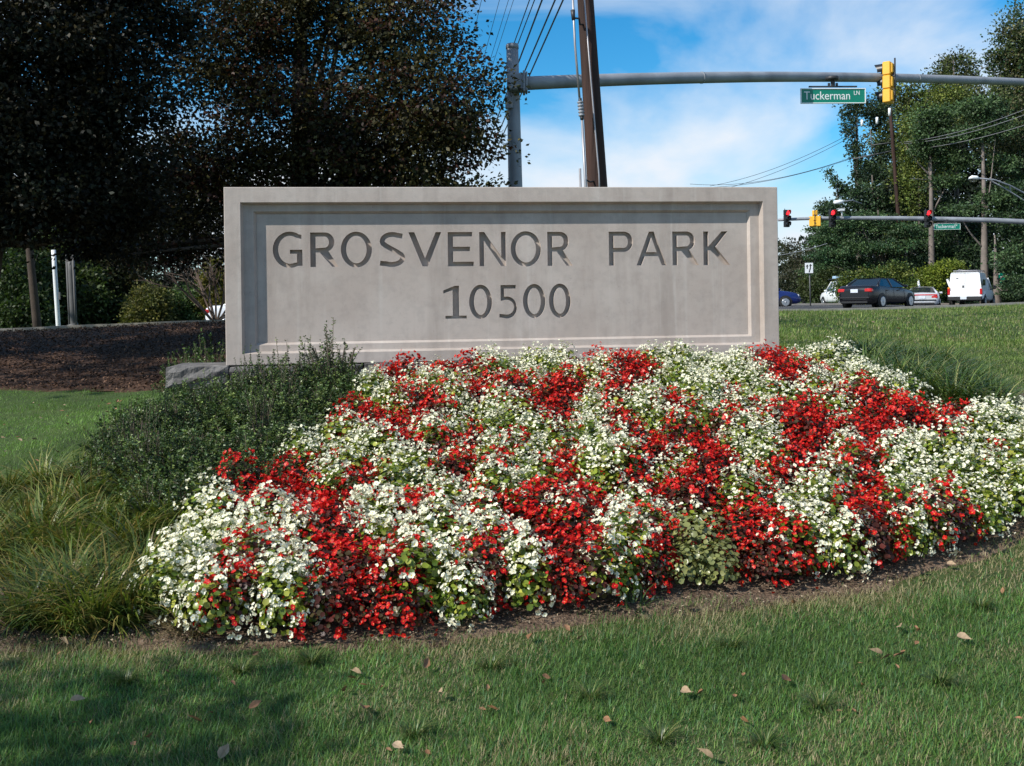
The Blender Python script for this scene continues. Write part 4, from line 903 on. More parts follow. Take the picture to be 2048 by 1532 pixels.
# right-hand trees beyond the road
CG = {'pine': [(.055, .095, .040), (.075, .12, .048), (.038, .068, .032)], 'dec': [(.12, .155, .035), (.09, .125, .03), (.06, .09, .025), (.15, .17, .035)], 'dark': [(.03, .055, .026), (.042, .07, .03)], 'yel': [(.20, .24, .03), (.14, .19, .03)], 'oak': [(.06, .085, .03), (.085, .105, .036), (.10, .095, .045)]}
def layered(cx, y0, y1, D, hw, n, rng, taper=.3, th=16):
    out = []
    for i in range(n):
        u = i / max(n - 1, 1); y = y0 + (y1 - y0) * u; w_ = hw * (taper + (1 - taper) * u ** .7) * (.7 + .5 * rng.random()); out.append((cx + rng.normal() * hw * .25, y, D + rng.normal() * .8, w_, th * (.8 + .5 * rng.random())))
    return out
rg = np.random.default_rng(5)
RT = [
 ('distant conifer', 'small pointed conifer standing alone against the sky right of the sign', layered(1672, 352, 500, 88, 44, 11, rg, .10, 14) + [(1650, 420, 88, 16, 10), (1648, 455, 88, 34, 12)], 88, CG['pine'] + [(.05, .06, .03)], 1674, 348, .22, 520, .5, .20, 'M_bark'),
 ('gnarled tree', 'gnarled vine-wrapped tree with ragged open crown behind the far pole cutouts', [(1705, 218, 76, 22, 20), (1735, 212, 76, 26, 18), (1700, 250, 76, 14, 26), (1712, 300, 76, 16, 24), (1722, 330, 76, 18, 20), (1760, 230, 77, 26, 30), (1765, 300, 77, 22, 30), (1716, 360, 76, 12, 18), (1742, 350, 77, 26, 30)], 76, CG['dark'] + [(.03, .045, .018)], 1712, 215, .30, 380, .45, .17, 'M_bark'),
 ('oak', 'broad oak crown rising behind the far pole to the mast arm', [(1800, 200, 84, 48, 36), (1850, 215, 84, 50, 45), (1790, 270, 84, 50, 50), (1840, 320, 83, 55, 60), (1780, 380, 83, 48, 60), (1815, 430, 82, 60, 50)], 84, CG['oak'] + CG['dec'], 1812, 190, .35, 900, .8, .22, 'M_bark'),
 ('round topped tree', 'round-topped tree poking above the near mast arm', [(1912, 128, 86, 34, 22), (1880, 150, 86, 22, 14), (1938, 152, 86, 22, 18), (1905, 190, 85, 60, 35), (1930, 240, 84, 55, 45), (1880, 250, 84, 40, 50)], 85, CG['oak'], 1908, 120, .3, 700, .7, .21, 'M_bark'),
 ('tall tree', 'tallest dark green tree at the right edge of the picture', [(2010, 90, 70, 26, 40), (2040, 60, 70, 34, 50), (2030, 150, 70, 52, 48), (1995, 120, 70, 24, 24), (2060, 220, 69, 70, 60), (2010, 290, 69, 50, 60), (2075, 360, 68, 60, 70), (2048, 110, 70, 36, 60), (2090, 120, 70, 60, 80), (2120, 300, 69, 70, 90)], 70, CG['oak'] + [(.022, .05, .022)], 2044, 40, .35, 1300, .65, .19, 'M_bark'),
 ('yellow green tree', 'lit yellow-green tree between the far pole and the bare trunks', [(1832, 300, 72, 28, 50), (1825, 380, 72, 30, 50), (1840, 240, 73, 30, 30), (1900, 200, 73, 45, 25), (1890, 240, 73, 30, 30)], 72, CG['dec'] + [(.07, .09, .02)], 1836, 230, .25, 620, .6, .17, 'M_bark'),
 ('tall pine', 'pine with a bare grey trunk showing above the far arm', [(1870, 235, 69, 40, 20), (1875, 275, 69, 46, 22), (1850, 300, 69, 30, 16), (1905, 320, 69, 40, 20), (1890, 360, 69, 40, 14), (1860, 255, 69, 30, 20)], 69, CG['pine'], 1858, 240, .26, 480, .5, .17, 'M_barkl'),
 ('tall pine', 'pine with the palest long bare trunk near the right edge', [(1965, 215, 66, 50, 24), (1985, 255, 66, 40, 24), (1945, 265, 66, 36, 20), (1930, 420, 66, 46, 10), (1990, 400, 66, 36, 20), (2000, 330, 66, 36, 18)], 66, CG['pine'], 1963, 225, .28, 480, .5, .17, 'M_barkl'),
 ('tall pine', 'shaded pine at the right edge above the green road sign', [(2030, 440, 65, 50, 25), (2060, 480, 65, 60, 30), (2035, 520, 64, 45, 25), (2080, 560, 64, 60, 30), (2040, 390, 65, 50, 25), (2030, 575, 63, 30, 20)], 65, CG['dark'] + CG['pine'], 1988, 470, .24, 620, .5, .17, 'M_barkl'),
 ('spreading pine', 'wide low pine with layered blue-green boughs over the cars', [(1700, 450, 72, 60, 13), (1680, 480, 72, 60, 13), (1740, 440, 72, 60, 14), (1790, 460, 71, 70, 14), (1850, 470, 71, 60, 13), (1720, 500, 71, 60, 13), (1660, 510, 72, 44, 12), (1800, 490, 70, 80, 13), (1880, 500, 71, 46, 9), (1640, 540, 72, 40, 12), (1700, 530, 72, 60, 14), (1655, 465, 72, 30, 12)], 72, CG['pine'] + [(.03, .07, .03)], 1757, 420, .32, 1000, .42, .15, 'M_bark'),
 ('pine', 'broad dark pine rising behind the spreading pine boughs', [(1740, 385, 74, 46, 24), (1700, 415, 74, 46, 20), (1780, 415, 74, 50, 24), (1745, 350, 75, 32, 20), (1880, 420, 73, 40, 30), (1930, 460, 72, 50, 30), (1850, 530, 71, 70, 30), (1930, 520, 71, 60, 40)], 74, CG['dark'] + [(.02, .04, .025)], 1745, 350, .3, 900, .6, .18, 'M_bark'),
 ('brown tree', 'thin brownish tree just past the right edge of the stone sign', [(1600, 520, 78, 36, 30), (1580, 560, 77, 40, 30), (1620, 560, 76, 30, 26), (1570, 500, 79, 26, 22)], 78, [(.06, .055, .035), (.045, .05, .03), (.05, .06, .03)], 1600, 490, .14, 240, .5, .15, 'M_bark'),
]
for i, (nm, lab, lbs, D, cols, tx, ty, r0, nc, cr, L, mb_) in enumerate(RT):
    cols = [tuple(v * 1.15 for v in c) for c in cols]; L_ = [lobe(*a) for a in lbs]; g = un(tx + 8, 600, D); gz = hz(g.x, g.y)
    tree(nm.replace(' ', '_'), lab, (g.x, g.y, gz), un(tx, ty, D), r0, L_, nc, 26, cr, L, cols, 80 + i, None, .55 if 'pine' in nm or 'conifer' in nm else .8, globals()[mb_], 4 if nm == 'tall pine' else 9, shell=.55, ct=.4, hole=.24, hs=.30)
# thicket along the road edge and the wood behind
BS = [('glossy green bush row behind the black sedan', [(1700, 575, 62, 30, 30), (1740, 570, 62, 44, 30), (1790, 560, 62, 36, 34), (1800, 590, 61, 40, 20)], CG['dec'] + [(.04, .085, .02)], 700),
      ('yellow-green leafy bush beside the slanted marker posts', [(1850, 560, 66, 30, 18), (1880, 545, 66, 26, 16), (1900, 535, 66, 22, 12), (1860, 578, 66, 26, 12)], CG['yel'], 420),
      ('dark green bush left of the white pickup', [(1640, 585, 70, 26, 22), (1660, 560, 71, 30, 22), (1620, 575, 74, 20, 26)], [(.04, .06, .02), (.055, .07, .02)], 380),
      ('shaded bushes behind the work truck at the right edge', [(1960, 580, 70, 40, 26), (2010, 590, 68, 40, 22), (2050, 585, 68, 40, 30), (1910, 590, 70, 40, 18), (2100, 560, 68, 50, 50)], CG['dark'] + [(.03, .055, .02)], 600)]
for i, (lab, lbs, cols, nc) in enumerate(BS):
    L_ = [lobe(*a) for a in lbs]; g = un(lbs[0][0], 600, lbs[0][2]); gz = hz(g.x, g.y)
    tree('roadside_bush', lab, (g.x, g.y, gz), L_[0][0], .06, L_, nc, 28, .35, .14, cols, 120 + i, None, .8, nl=4, cat='bush', shell=.5)
rng = np.random.default_rng(9); lbs = []
for k in range(34):
    px = 1560 + k * 22; top = np.interp(px, [1560, 1640, 1700, 1800, 1900, 2048, 2400], [560, 520, 440, 330, 260, 150, 60]); y = 600
    while y > top: lbs.append(lobe(px + rng.normal() * 10, y, 96 + rng.normal() * 3, 34, 34)); y -= 42
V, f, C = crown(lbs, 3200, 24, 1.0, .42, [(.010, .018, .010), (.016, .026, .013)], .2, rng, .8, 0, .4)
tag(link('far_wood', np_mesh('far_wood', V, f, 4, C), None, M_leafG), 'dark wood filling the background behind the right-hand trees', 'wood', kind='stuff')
lbs = []
for k in range(50):
    x = -75 + k * 2.6; lbs.append(((x, 105 + rng.normal() * 4, 3 + rng.random() * 2), (4, 4, 3.2 + rng.random() * 2)))
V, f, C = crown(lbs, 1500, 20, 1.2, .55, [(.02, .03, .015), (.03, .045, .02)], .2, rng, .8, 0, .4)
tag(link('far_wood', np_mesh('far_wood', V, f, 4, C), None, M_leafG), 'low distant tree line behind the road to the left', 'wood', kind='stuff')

# ------------------------------------------------------------------ flowers
M_white_p = leaf_mat('white_petal', .5, .25, .3, (1, 1, .9)); M_gleaf = leaf_mat('begonia_green_leaf', .32, .25, .5); M_bleaf = leaf_mat('begonia_bronze_leaf', .45, .2, .35, (1.2, .6, .4))
M_red_p = leaf_mat('red_petal', .42, .28, .35, (1.1, .5, .5))
def round_leaves(P, Nn, R, cols, var, rng, cup=.25, k=6):
    """cupped rounded leaves, k-gons fanned from a centre"""
    n = len(P); A = norm(np.cross(Nn, rand_dirs(n, rng))); B = np.cross(Nn, A); R = R.reshape(-1, 1)
    vs = [P - Nn * 0]; 
    for i in range(k):
        a = 2 * math.pi * i / k; rr = R * (1.15 if i == 0 else 1 if i % 2 else .92)
        vs.append(P + (A * math.cos(a) + B * math.sin(a)) * rr + Nn * R * cup * (1 if i % 2 else .6))
    V = np.stack(vs, 1).reshape(-1, 3); b = np.arange(n)[:, None] * (k + 1)
    f = np.concatenate([np.stack([b, b + 1 + i, b + 1 + (i + 1) % k], -1) for i in range(k)], 1).reshape(-1)
    return V, f, np.repeat(tints(n, cols, var, rng), k + 1, 0)
def bloom(P, Nn, R, col, cen, rng, var=.1):
    """four open petals, two broad and two narrow, round a yellow eye"""
    Vs = []; Fs = []; Cs = []; off = 0
    A = norm(np.cross(Nn, rand_dirs(len(P), rng))); B = np.cross(Nn, A)
    for p, n_, a, b, r in zip(P, Nn, A, B, R):
        cu_ = .12 + .75 * rng.random() ** 1.5
        for i in range(4):
            u = (a, b, -a, -b)[i]; v = np.cross(n_, u); wdt = .62 if i % 2 == 0 else .42; ln = 1.0 if i % 2 == 0 else .85
            Vs += [p, p + u * r * .5 * ln + v * r * wdt + n_ * r * cu_, p + u * r * ln + v * r * wdt * .45 + n_ * r * cu_ * 1.2, p + u * r * ln - v * r * wdt * .45 + n_ * r * cu_ * .5, p + u * r * .5 * ln - v * r * wdt + n_ * r * cu_]
            for t_ in ((0, 1, 2), (0, 2, 3), (0, 3, 4)): Fs += [off + t_[0], off + t_[1], off + t_[2]]
            c = np.array(col) * (1 + var * rng.normal()); Cs += [c] * 5; off += 5
        e = r * .20; q = p + n_ * r * .16
        Vs += [q + a * e, q + b * e, q - a * e, q - b * e]; Fs += [off, off + 1, off + 2, off, off + 2, off + 3]; Cs += [np.array(cen)] * 4; off += 4
    return np.array(Vs), np.array(Fs), np.clip(np.array(Cs), .002, 1)
WH = (.86, .84, .66); RD_ = (.60, .014, .012); EY = (.75, .55, .05); EYR = (.9, .35, .04)
def cluster_mesh(col, cen, seed, k=3, bud=None):
    rng = np.random.default_rng(seed); P = rng.normal(size=(k, 3)) * .014 + np.array([[0, 0, .012]]); Nn = norm(P * 20 + np.array([[0, 0, .8]]) + rng.normal(size=(k, 3)) * .3); R = .0135 * (.7 + .5 * rng.random(k))
    V, f, C = bloom(P, Nn, R, col, cen, rng); me = np_mesh('blossom', V, f, 3, C); me.materials.append(M_white_p if col is WH else M_red_p); return me
CLW = [cluster_mesh(WH, EY, 200 + i, 3 + i % 3) for i in range(7)]; CLR = [cluster_mesh(RD_, EYR, 220 + i, 2 + i % 3) for i in range(7)]
def begonia(kind, seed, hgt):
    """returns foliage mesh, joined blossoms mesh and blossom sites"""
    rng = np.random.default_rng(seed); white = kind == 'w'; n = 300; rad = .152
    d = rand_dirs(n, rng); d[:, 2] = np.abs(d[:, 2]) * 1.2 - .35; d = norm(d); s = (.55 + .5 * rng.random((n, 1)))
    P = d * s * np.array([rad, rad, hgt * .62]) + np.array([0, 0, hgt * .40]); P[:, 2] = np.maximum(P[:, 2], .03 + .22 * hgt * rng.random(n))
    Nn = norm(d + rng.normal(size=(n, 3)) * .45 + np.array([0, 0, .5])); R = (.0105 + .0095 * rng.random(n)) * (1 if white else .8)
    cols = [(.14, .20, .02), (.22, .27, .03), (.09, .14, .015), (.33, .34, .06)] if white else [(.070, .018, .010), (.11, .022, .013), (.045, .016, .010), (.06, .045, .015)]
    V, f, C = round_leaves(P, Nn, R, cols, .18, rng)
    # stems
    me = np_mesh('foliage', V, f, 3, C); me.materials.append(M_gleaf if white else M_bleaf)
    k = 72 if white else 60; d = rand_dirs(k, rng); d[:, 2] = np.abs(d[:, 2]) * 1.5 - .42; d = norm(d); Q = d * (1.0 + .16 * rng.random((k, 1))) * np.array([rad, rad, hgt * .62]) + np.array([0, 0, hgt * .42]); Q[:, 2] = np.maximum(Q[:, 2], .05)
    Nb = norm(d + np.array([0, -.15, .25]) + rng.normal(size=(k, 3)) * .35)
    PP = np.repeat(Q, 3, 0) + rng.normal(size=(3 * k, 3)) * .014; NN = norm(np.repeat(Nb, 3, 0) + rng.normal(size=(3 * k, 3)) * .35); keep = rng.random(3 * k) < .68
    V, f, C = bloom(PP[keep], NN[keep], (.0122 if white else .0145) * (.55 + .7 * rng.random(keep.sum())), WH if white else RD_, EY if white else EYR, rng)
    mb = np_mesh('blossoms', V, f, 3, C); mb.materials.append(M_white_p if white else M_red_p)
    return me, mb, [(Vector(q), Vector(n_)) for q, n_ in zip(Q, Nb)]
BW = [begonia('w', 300 + i, .30 + .03 * (i % 3)) for i in range(6)]; BR = [begonia('r', 320 + i, .28 + .03 * (i % 3)) for i in range(6)]
RED = [(775,740,42,25),(800,765,20,20),(735,823,52,30),(803,868,36,22),(830,802,20,15),(858,833,20,12),(672,912,22,14),(565,960,58,48),(460,985,50,35),(393,990,18,14),(730,955,45,32),(643,1035,50,50),(500,1045,12,28),(808,1015,52,20),(833,1058,26,26),
(668,1112,28,20),(733,1180,82,75),(674,1250,28,28),(480,1160,50,35),(490,1225,58,38),(622,1215,12,28),(910,737,25,14),(963,778,30,26),(885,790,18,10),(1026,776,24,18),(1085,806,52,16),(1090,752,14,12),(1135,766,32,24),(1173,708,42,22),(1262,746,48,24),
(1132,838,20,16),(1210,800,22,10),(1232,835,18,26),(1352,806,42,32),(1270,862,14,14),(1375,875,36,20),(946,860,32,16),(953,900,16,24),(880,837,22,8),(1042,892,30,12),(1136,915,34,24),(1300,910,34,32),(915,940,36,22),(1010,935,32,20),(1281,962,30,24),
(958,988,32,30),(1082,985,16,16),(1142,966,48,20),(1225,1008,40,26),(1430,920,42,44),(1398,992,54,30),(1047,1048,42,24),(1143,1100,50,70),(1316,1082,50,40),(1296,1156,32,34),(1140,1192,22,24),(1197,1180,18,40),(978,1142,48,34),(978,1200,34,28),(1015,1088,14,16),(915,1035,14,22),
(1552,722,34,14),(1583,753,34,18),(1463,777,12,22),(1675,780,16,10),(1740,790,30,16),(1514,825,16,12),(1577,821,20,32),(1620,817,24,12),(1644,852,66,16),(1598,892,26,32),(1579,938,42,24),(1738,836,32,16),(1771,865,26,18),(1751,903,18,28),(1736,935,30,20),(1667,942,16,20),
(1712,988,38,34),(1744,1038,30,34),(1832,815,40,18),(1902,846,40,18),(1979,900,10,24),(2020,905,12,10),(1514,984,28,18),(1506,1075,64,70),(1536,1164,12,14),(1750,1120,66,36),(1908,1035,18,42)]
_k = begonia('w', 333, .32)[0]; FADED = _k.copy(); FADED.name = 'foliage'
_c = np.empty(len(FADED.vertices) * 4, np.float32); FADED.attributes['tint'].data.foreach_get('color', _c); _c = _c.reshape(-1, 4); _c[:, :3] = _c[:, :3] * .35 + np.array([.20, .20, .09]) * .8; FADED.attributes['tint'].data.foreach_set('color', _c.ravel())
rng = np.random.default_rng(17); bp_ = np.array(bedpoly); cand = []
sp_ = .186; x0, y0 = bp_.min(0); x1, y1 = bp_.max(0); j = 0; y = y0
while y < y1:
    x = x0 + (sp_ / 2 if j % 2 else 0)
    while x < x1: cand.append((x + rng.normal() * .03, y + rng.normal() * .03)); x += sp_
    y += sp_ * .86; j += 1
cand = np.array(cand); ins = in_poly(cand[:, 0], cand[:, 1], bedpoly); dd = poly_dist(cand[:, 0], cand[:, 1], bedpoly)
dd_ = dd[ins & (dd > .045)]; cand = cand[ins & (dd > .045)]; cz = H(cand[:, 0], cand[:, 1])
order = np.argsort(cand[:, 1]); nW = nR = 0; rest = {'w': [], 'r': []}
for i in order:
    x, y = cand[i]; z = cz[i]; px, py = proj((x, y, z + float(np.interp(y, [5.0, 6.4], [.19, .27]))))
    if px > 2180 or px < 200: continue
    red = any(((px - a) / (c + 5)) ** 2 + ((py - b) / (d + 5)) ** 2 < 1 for a, b, c, d in RED)
    if rng.random() < .03: red = not red
    k = 'r' if red else 'w'
    sc = .80 + .40 * rng.random(); rz = rng.random() * 6.283; v = int(rng.integers(0, 6))
    if (nR if red else nW) >= 300: rest[k].append((x, y, z, sc, rz, v)); continue
    if red: nR += 1
    else: nW += 1
    fol, blo, sites = (BR if red else BW)[v]
    o = empty('red_begonia' if red else 'white_begonia', (x, y, z), rz); o.scale = (sc, sc, sc); o.rotation_euler = (rng.normal() * .08, rng.normal() * .08, rz)
    ci = int(np.clip(np.digitize(px, [620, 960, 1300, 1650]), 0, 4)); wh = ['at the left tip of the bed', 'in the left part of the bed', 'in the middle of the bed', 'in the right half of the bed', 'at the far right of the bed'][ci]
    rw = 'front' if dd_[i] < .22 and y < 7.2 and py > 930 else 'near' if y < 6.6 else 'middle' if y < 8.0 else 'back'
    rt = {'front': 'in the front row over the soil', 'near': 'just behind the front row', 'middle': 'halfway up the slope', 'back': 'high up near the sign'}[rw]
    tag(o, ('red begonia ' if red else 'white begonia ') + rt + ' ' + wh, 'flower', 'red begonias in the bed' if red else 'white begonias in the bed')
    if abs(px - 1405) < 48 and abs(py - 1085) < 48:               # one fading plant without flowers
        o.name = 'faded_begonia'; tag(o, 'faded olive begonia without blossoms at the front of the bed right of centre', 'flower', 'faded begonias at the front'); link('foliage', FADED, o); continue
    link('foliage', fol, o)
    if y < 6.0:
        R_ = Matrix.Rotation(rz, 3, 'Z')
        for (q, n_) in sites:
            if (R_ @ q).y > .10: continue                         # the far side, never seen
            if rng.random() < (.22 if y < 5.6 else .14): continue
            b = link('blossom', (CLR if red else CLW)[int(rng.integers(0, 7))], o); b.location = q; b.rotation_euler = n_.to_track_quat('Z', 'Y').to_euler()
            s_ = (.68 if not red else .84) + .42 * rng.random(); b.scale = (s_, s_, s_)
    else:
        link('blossoms', blo, o)['kind'] = 'stuff'
print('begonias', nW, nR, len(rest['w']), len(rest['r']))
for k, lst in rest.items():
    if not lst: continue
    for part in (0, 1):
        Vs = []; Fs = []; Cs = []; off = 0
        for (x, y, z, sc, rz, v) in lst:
            me = (BW if k == 'w' else BR)[v][part]; n = len(me.vertices); A = np.empty(n * 3, np.float32); me.vertices.foreach_get('co', A); A = A.reshape(-1, 3) * sc
            c, s_ = math.cos(rz), math.sin(rz); A = np.stack([A[:, 0] * c - A[:, 1] * s_ + x, A[:, 0] * s_ + A[:, 1] * c + y, A[:, 2] + z], 1)
            I = np.empty(len(me.loops), np.int32); me.loops.foreach_get('vertex_index', I); Cc = np.empty(n * 4, np.float32); me.attributes['tint'].data.foreach_get('color', Cc)
            Vs.append(A); Fs.append(I + off); Cs.append(Cc.reshape(-1, 4)[:, :3]); off += n
        m = ((M_gleaf, M_white_p) if k == 'w' else (M_bleaf, M_red_p))[part]
        q = link('begonia_mass', np_mesh('begonia_mass', np.concatenate(Vs), np.concatenate(Fs), 3, np.concatenate(Cs)), None, m)
        tag(q, ('white' if k == 'w' else 'red') + ' begonia ' + ('leaves' if part == 0 else 'blossoms') + ' in the farthest rows by the sign', 'flowers', kind='stuff')

# ------------------------------------------------------------------ shrubs
M_holly = leaf_mat('holly_leaf', .42, .15, .4)
M_twig = mat('twig', (.09, .07, .05), .9)
def shrub_mesh(seed, rx, rz, n_tw=420, cols=None, ll=.026, up=.55):
    rng = np.random.default_rng(seed); P = []; T = []; C = []; tw = MB(); cols = cols or [(.045, .078, .022), (.075, .115, .03), (.028, .052, .016), (.12, .16, .045)]
    for k in range(n_tw):
        d = rand_dirs(1, rng)[0]; d[2] = abs(d[2]); 
        end = np.array([d[0] * rx, d[1] * rx, rz * (.35 + .65 * d[2])]) * (.55 + .60 * rng.random()); 
        L_ = .18 + .30 * rng.random() ** 2; dirn = norm(d * .75 + np.array([0, 0, up]) + rng.normal(size=3) * .25); st_ = end - dirn * L_
        m = int(34 + 14 * rng.random()); u = rng.random(m)
        side = norm(rng.normal(size=(m, 3))); side = norm(side - (side @ dirn)[:, None] * dirn)
        base = st_ + dirn * (u * L_)[:, None]; P.append(base); T.append(norm(side * .8 + dirn * .55 + rng.normal(size=(m, 3)) * .15))
        C.append(np.tile(np.array(cols)[rng.integers(0, len(cols))], (m, 1)) * (1 + .25 * rng.normal(size=(m, 1))) * (1 + .5 * (u[:, None] > .85)))
        if k % 2 == 0: tw.tube([st_ - dirn * .05, st_ + dirn * L_ * .95], [.004, .002], 3, False)
    for k in range(9):
        a = 2 * math.pi * k / 9; tw.tube([(0, 0, 0), (rx * .3 * math.cos(a), rx * .3 * math.sin(a), rz * .4), (rx * .6 * math.cos(a), rx * .6 * math.sin(a), rz * .75)], [.012, .008, .004], 5, False)
    P = np.concatenate(P); T = np.concatenate(T); C = np.clip(np.concatenate(C), .003, 1); n = len(P); B = norm(np.cross(T, rand_dirs(n, rng)))
    Ls = ll * (.75 + .5 * rng.random(n)); V, f = leaf_quads(P, T, B, Ls, Ls * .5, .1)
    me = np_mesh('foliage', V, f, 4, np.repeat(C, 4, 0)); me.materials.append(M_holly); tm = tw.mesh('stems'); tm.materials.append(M_twig)
    return me, tm
SHR = [shrub_mesh(400 + i, .45, .62) for i in range(3)]; SHU = [shrub_mesh(410, .28, .85, 130, None, .021, 1.0), shrub_mesh(411, .20, .55, 80, None, .021, 1.3)]
SHY = shrub_mesh(415, .40, .60, 170, [(.05, .09, .018), (.035, .07, .016), (.07, .11, .02)], .024, .9)
def put_shrub(px, py, D, rec, sx, sz, lab, grp=None, rz=0.0):
    p = un(px, py, D); g = hz(p.x, p.y); o = empty('holly_shrub', (p.x, p.y, g - .05), rz); hgt = (p.z - g) / .66 if sz is None else sz
    o.scale = (sx, sx, hgt); tag(o, lab, 'shrub', grp); link('foliage', rec[0], o); link('stems', rec[1], o)
    return o
G_ = 'dark holly shrubs massed left of the flower bed'; LB = 'low dark evergreen shrub in the mass left of the flower bed'
# px, py of the top, D
for i, (px, py, D, sx) in enumerate([(270, 845, 7.3, .78), (345, 845, 7.0, 1.0), (430, 840, 7.2, 1.05), (520, 830, 7.5, 1.05), (600, 815, 7.9, 1.0), (330, 770, 8.2, .95), (430, 768, 8.3, 1.1), (530, 755, 8.5, 1.0), (620, 745, 8.6, 1.1), (715, 728, 8.9, .9), (260, 800, 7.8, .8), (400, 745, 8.8, .75), (480, 730, 8.95, .95), (560, 716, 9.05, .95), (640, 708, 9.1, 1.0), (700, 735, 9.2, .8), (500, 790, 8.3, .9), (595, 780, 8.4, .95), (320, 925, 6.5, .75), (420, 905, 6.5, .85), (510, 880, 6.8, .8), (760, 790, 8.6, .5)]):
    put_shrub(px, py, D, SHR[i % 3], sx, None, LB, G_, i * 1.3)
put_shrub(665, 680, 9.1, SHU[0], 1.25, None, 'tallest upright shrub shooting up against the front of the stone panel', None, .5)
put_shrub(594, 688, 9.1, SHU[1], 1.0, None, 'thin upright shrub tip beside the tallest shrub on the stone panel', None, 1.5)
put_shrub(556, 712, 9.0, SHU[0], 1.1, None, 'rounded shrub top against the lower left of the stone panel', None, 2.5)
put_shrub(470, 732, 9.0, SHU[1], 1.3, None, 'small shrub sprig just above the coping stone', None, 3.5)
for q_ in [(500, 722, 8.95), (620, 706, 9.1), (745, 728, 9.0), (410, 768, 8.5), (330, 790, 8.0), (262, 826, 7.5), (570, 742, 8.6), (690, 716, 9.1), (455, 752, 8.7), (300, 845, 7.0), (385, 800, 7.6), (520, 780, 7.9)]:
    put_shrub(q_[0], q_[1], q_[2], SHU[int(q_[0]) % 2], .62, None, 'narrow shoot standing up out of the dark shrub mass left of the flowers', 'shoots rising from the shrub mass', q_[0] * .1)
put_shrub(215, 815, 7.6, SHU[1], .8, None, 'upright shrub spike at the left end of the hedge', None, .2)
put_shrub(185, 862, 7.1, SHU[1], .9, None, 'lowest leftmost shrub spike reaching over the lawn', None, 4.2)
put_shrub(420, 650, 11.4, SHY, 1.0, None, 'bright green shrub behind the left end of the stone plinth', None, .6)
put_shrub(370, 685, 11.2, SHY, .8, None, 'smaller green shrub at the far left corner behind the plinth', None, 2.6)

# ------------------------------------------------------------------ lily turf
M_blade = leaf_mat('lily_turf_blade', .38, .25, .45); M_grass = leaf_mat('grass_blade', .5, .35, .3)
def blade_mesh(base, az, L, lean, wdt, C, segs=4, bend=1.2):
    """arching blades as tapered strips"""
    n = len(base); pts = []; p = base.copy(); ang = lean.copy(); dirh = np.stack([np.cos(az), np.sin(az), 0 * az], 1); side = np.stack([-np.sin(az), np.cos(az), 0 * az], 1)
    vs = []
    for s in range(segs + 1):
        w_ = (wdt * (1 - (s / segs) ** 2 * .92)).reshape(-1, 1); vs += [p - side * w_ / 2, p + side * w_ / 2]
        st_ = (L / segs).reshape(-1, 1); p = p + (dirh * np.sin(ang)[:, None] + np.array([0, 0, 1]) * np.cos(ang)[:, None]) * st_; ang = ang + (bend * (.5 + s / segs)) / segs
    V = np.stack(vs, 1).reshape(-1, 3); m = 2 * (segs + 1); b = np.arange(n)[:, None] * m
    f = np.concatenate([np.stack([b + 2 * s, b + 2 * s + 1, b + 2 * s + 3, b + 2 * s + 2], -1) for s in range(segs)], 1).reshape(-1)
    return V, f, np.repeat(C, m, 0)
def turf_clump(seed, n=170, L0=.36, cols=None):
    rng = np.random.default_rng(seed); a = rng.random(n) * 6.283; r = .07 * np.sqrt(rng.random(n)); base = np.stack([r * np.cos(a), r * np.sin(a), 0 * r], 1); az = a + rng.normal(size=n) * .5
    lean = .25 + .65 * rng.random(n) ** .8
    C = tints(n, cols or [(.09, .14, .025), (.14, .18, .03), (.20, .21, .05), (.06, .10, .02), (.26, .20, .06)], .2, rng)
    V, f, C = blade_mesh(base, az, L0 * (.6 + .6 * rng.random(n)), lean, .0075 + .004 * rng.random(n), C, 5, 1.6)
    me = np_mesh('lily_turf', V, f, 4, C); me.materials.append(M_blade); return me
TC = [turf_clump(500 + i) for i in range(5)]; TG = [turf_clump(510 + i, 150, .34, [(.05, .10, .02), (.07, .13, .025), (.13, .18, .045), (.20, .20, .07), (.035, .07, .016)]) for i in range(4)]
DEAD = turf_clump(520, 120, .26, [(.22, .17, .09), (.16, .12, .07), (.28, .22, .13)])
rng = np.random.default_rng(23)
lily = [(-40, 1010), (20, 985), (90, 965), (160, 945), (215, 935), (-10, 1045), (60, 1030), (125, 1010), (190, 995), (250, 975), (-30, 1100), (40, 1085), (105, 1065), (170, 1050), (235, 1035), (295, 1010), (90, 1125), (150, 1110), (210, 1095), (265, 1080), (330, 1050), (370, 1010), (120, 1180), (180, 1165), (240, 1150), (285, 1130),
        (80, 1225), (145, 1225), (205, 1220), (260, 1205), (300, 1190), (400, 985), (340, 975), (450, 955), (300, 955), (380, 945), (20, 1150)]
lily += [(x + rng.normal() * 14, y + 18 + rng.normal() * 8) for x, y in lily[:34]]
for i, (px, py) in enumerate(lily):
    p = hit(px + rng.normal() * 6, py + 22); o = link('lily_turf', TC[i % 5]); o.location = p; s_ = .85 + .3 * rng.random(); o.scale = (s_, s_, s_); o.rotation_euler = (rng.normal() * .12, -.12 + rng.normal() * .12, rng.random() * 6.28)
    tag(o, 'arching grassy lily turf clump in the bed left of the flowers', 'ornamental grass', 'lily turf clumps left of the flowers')
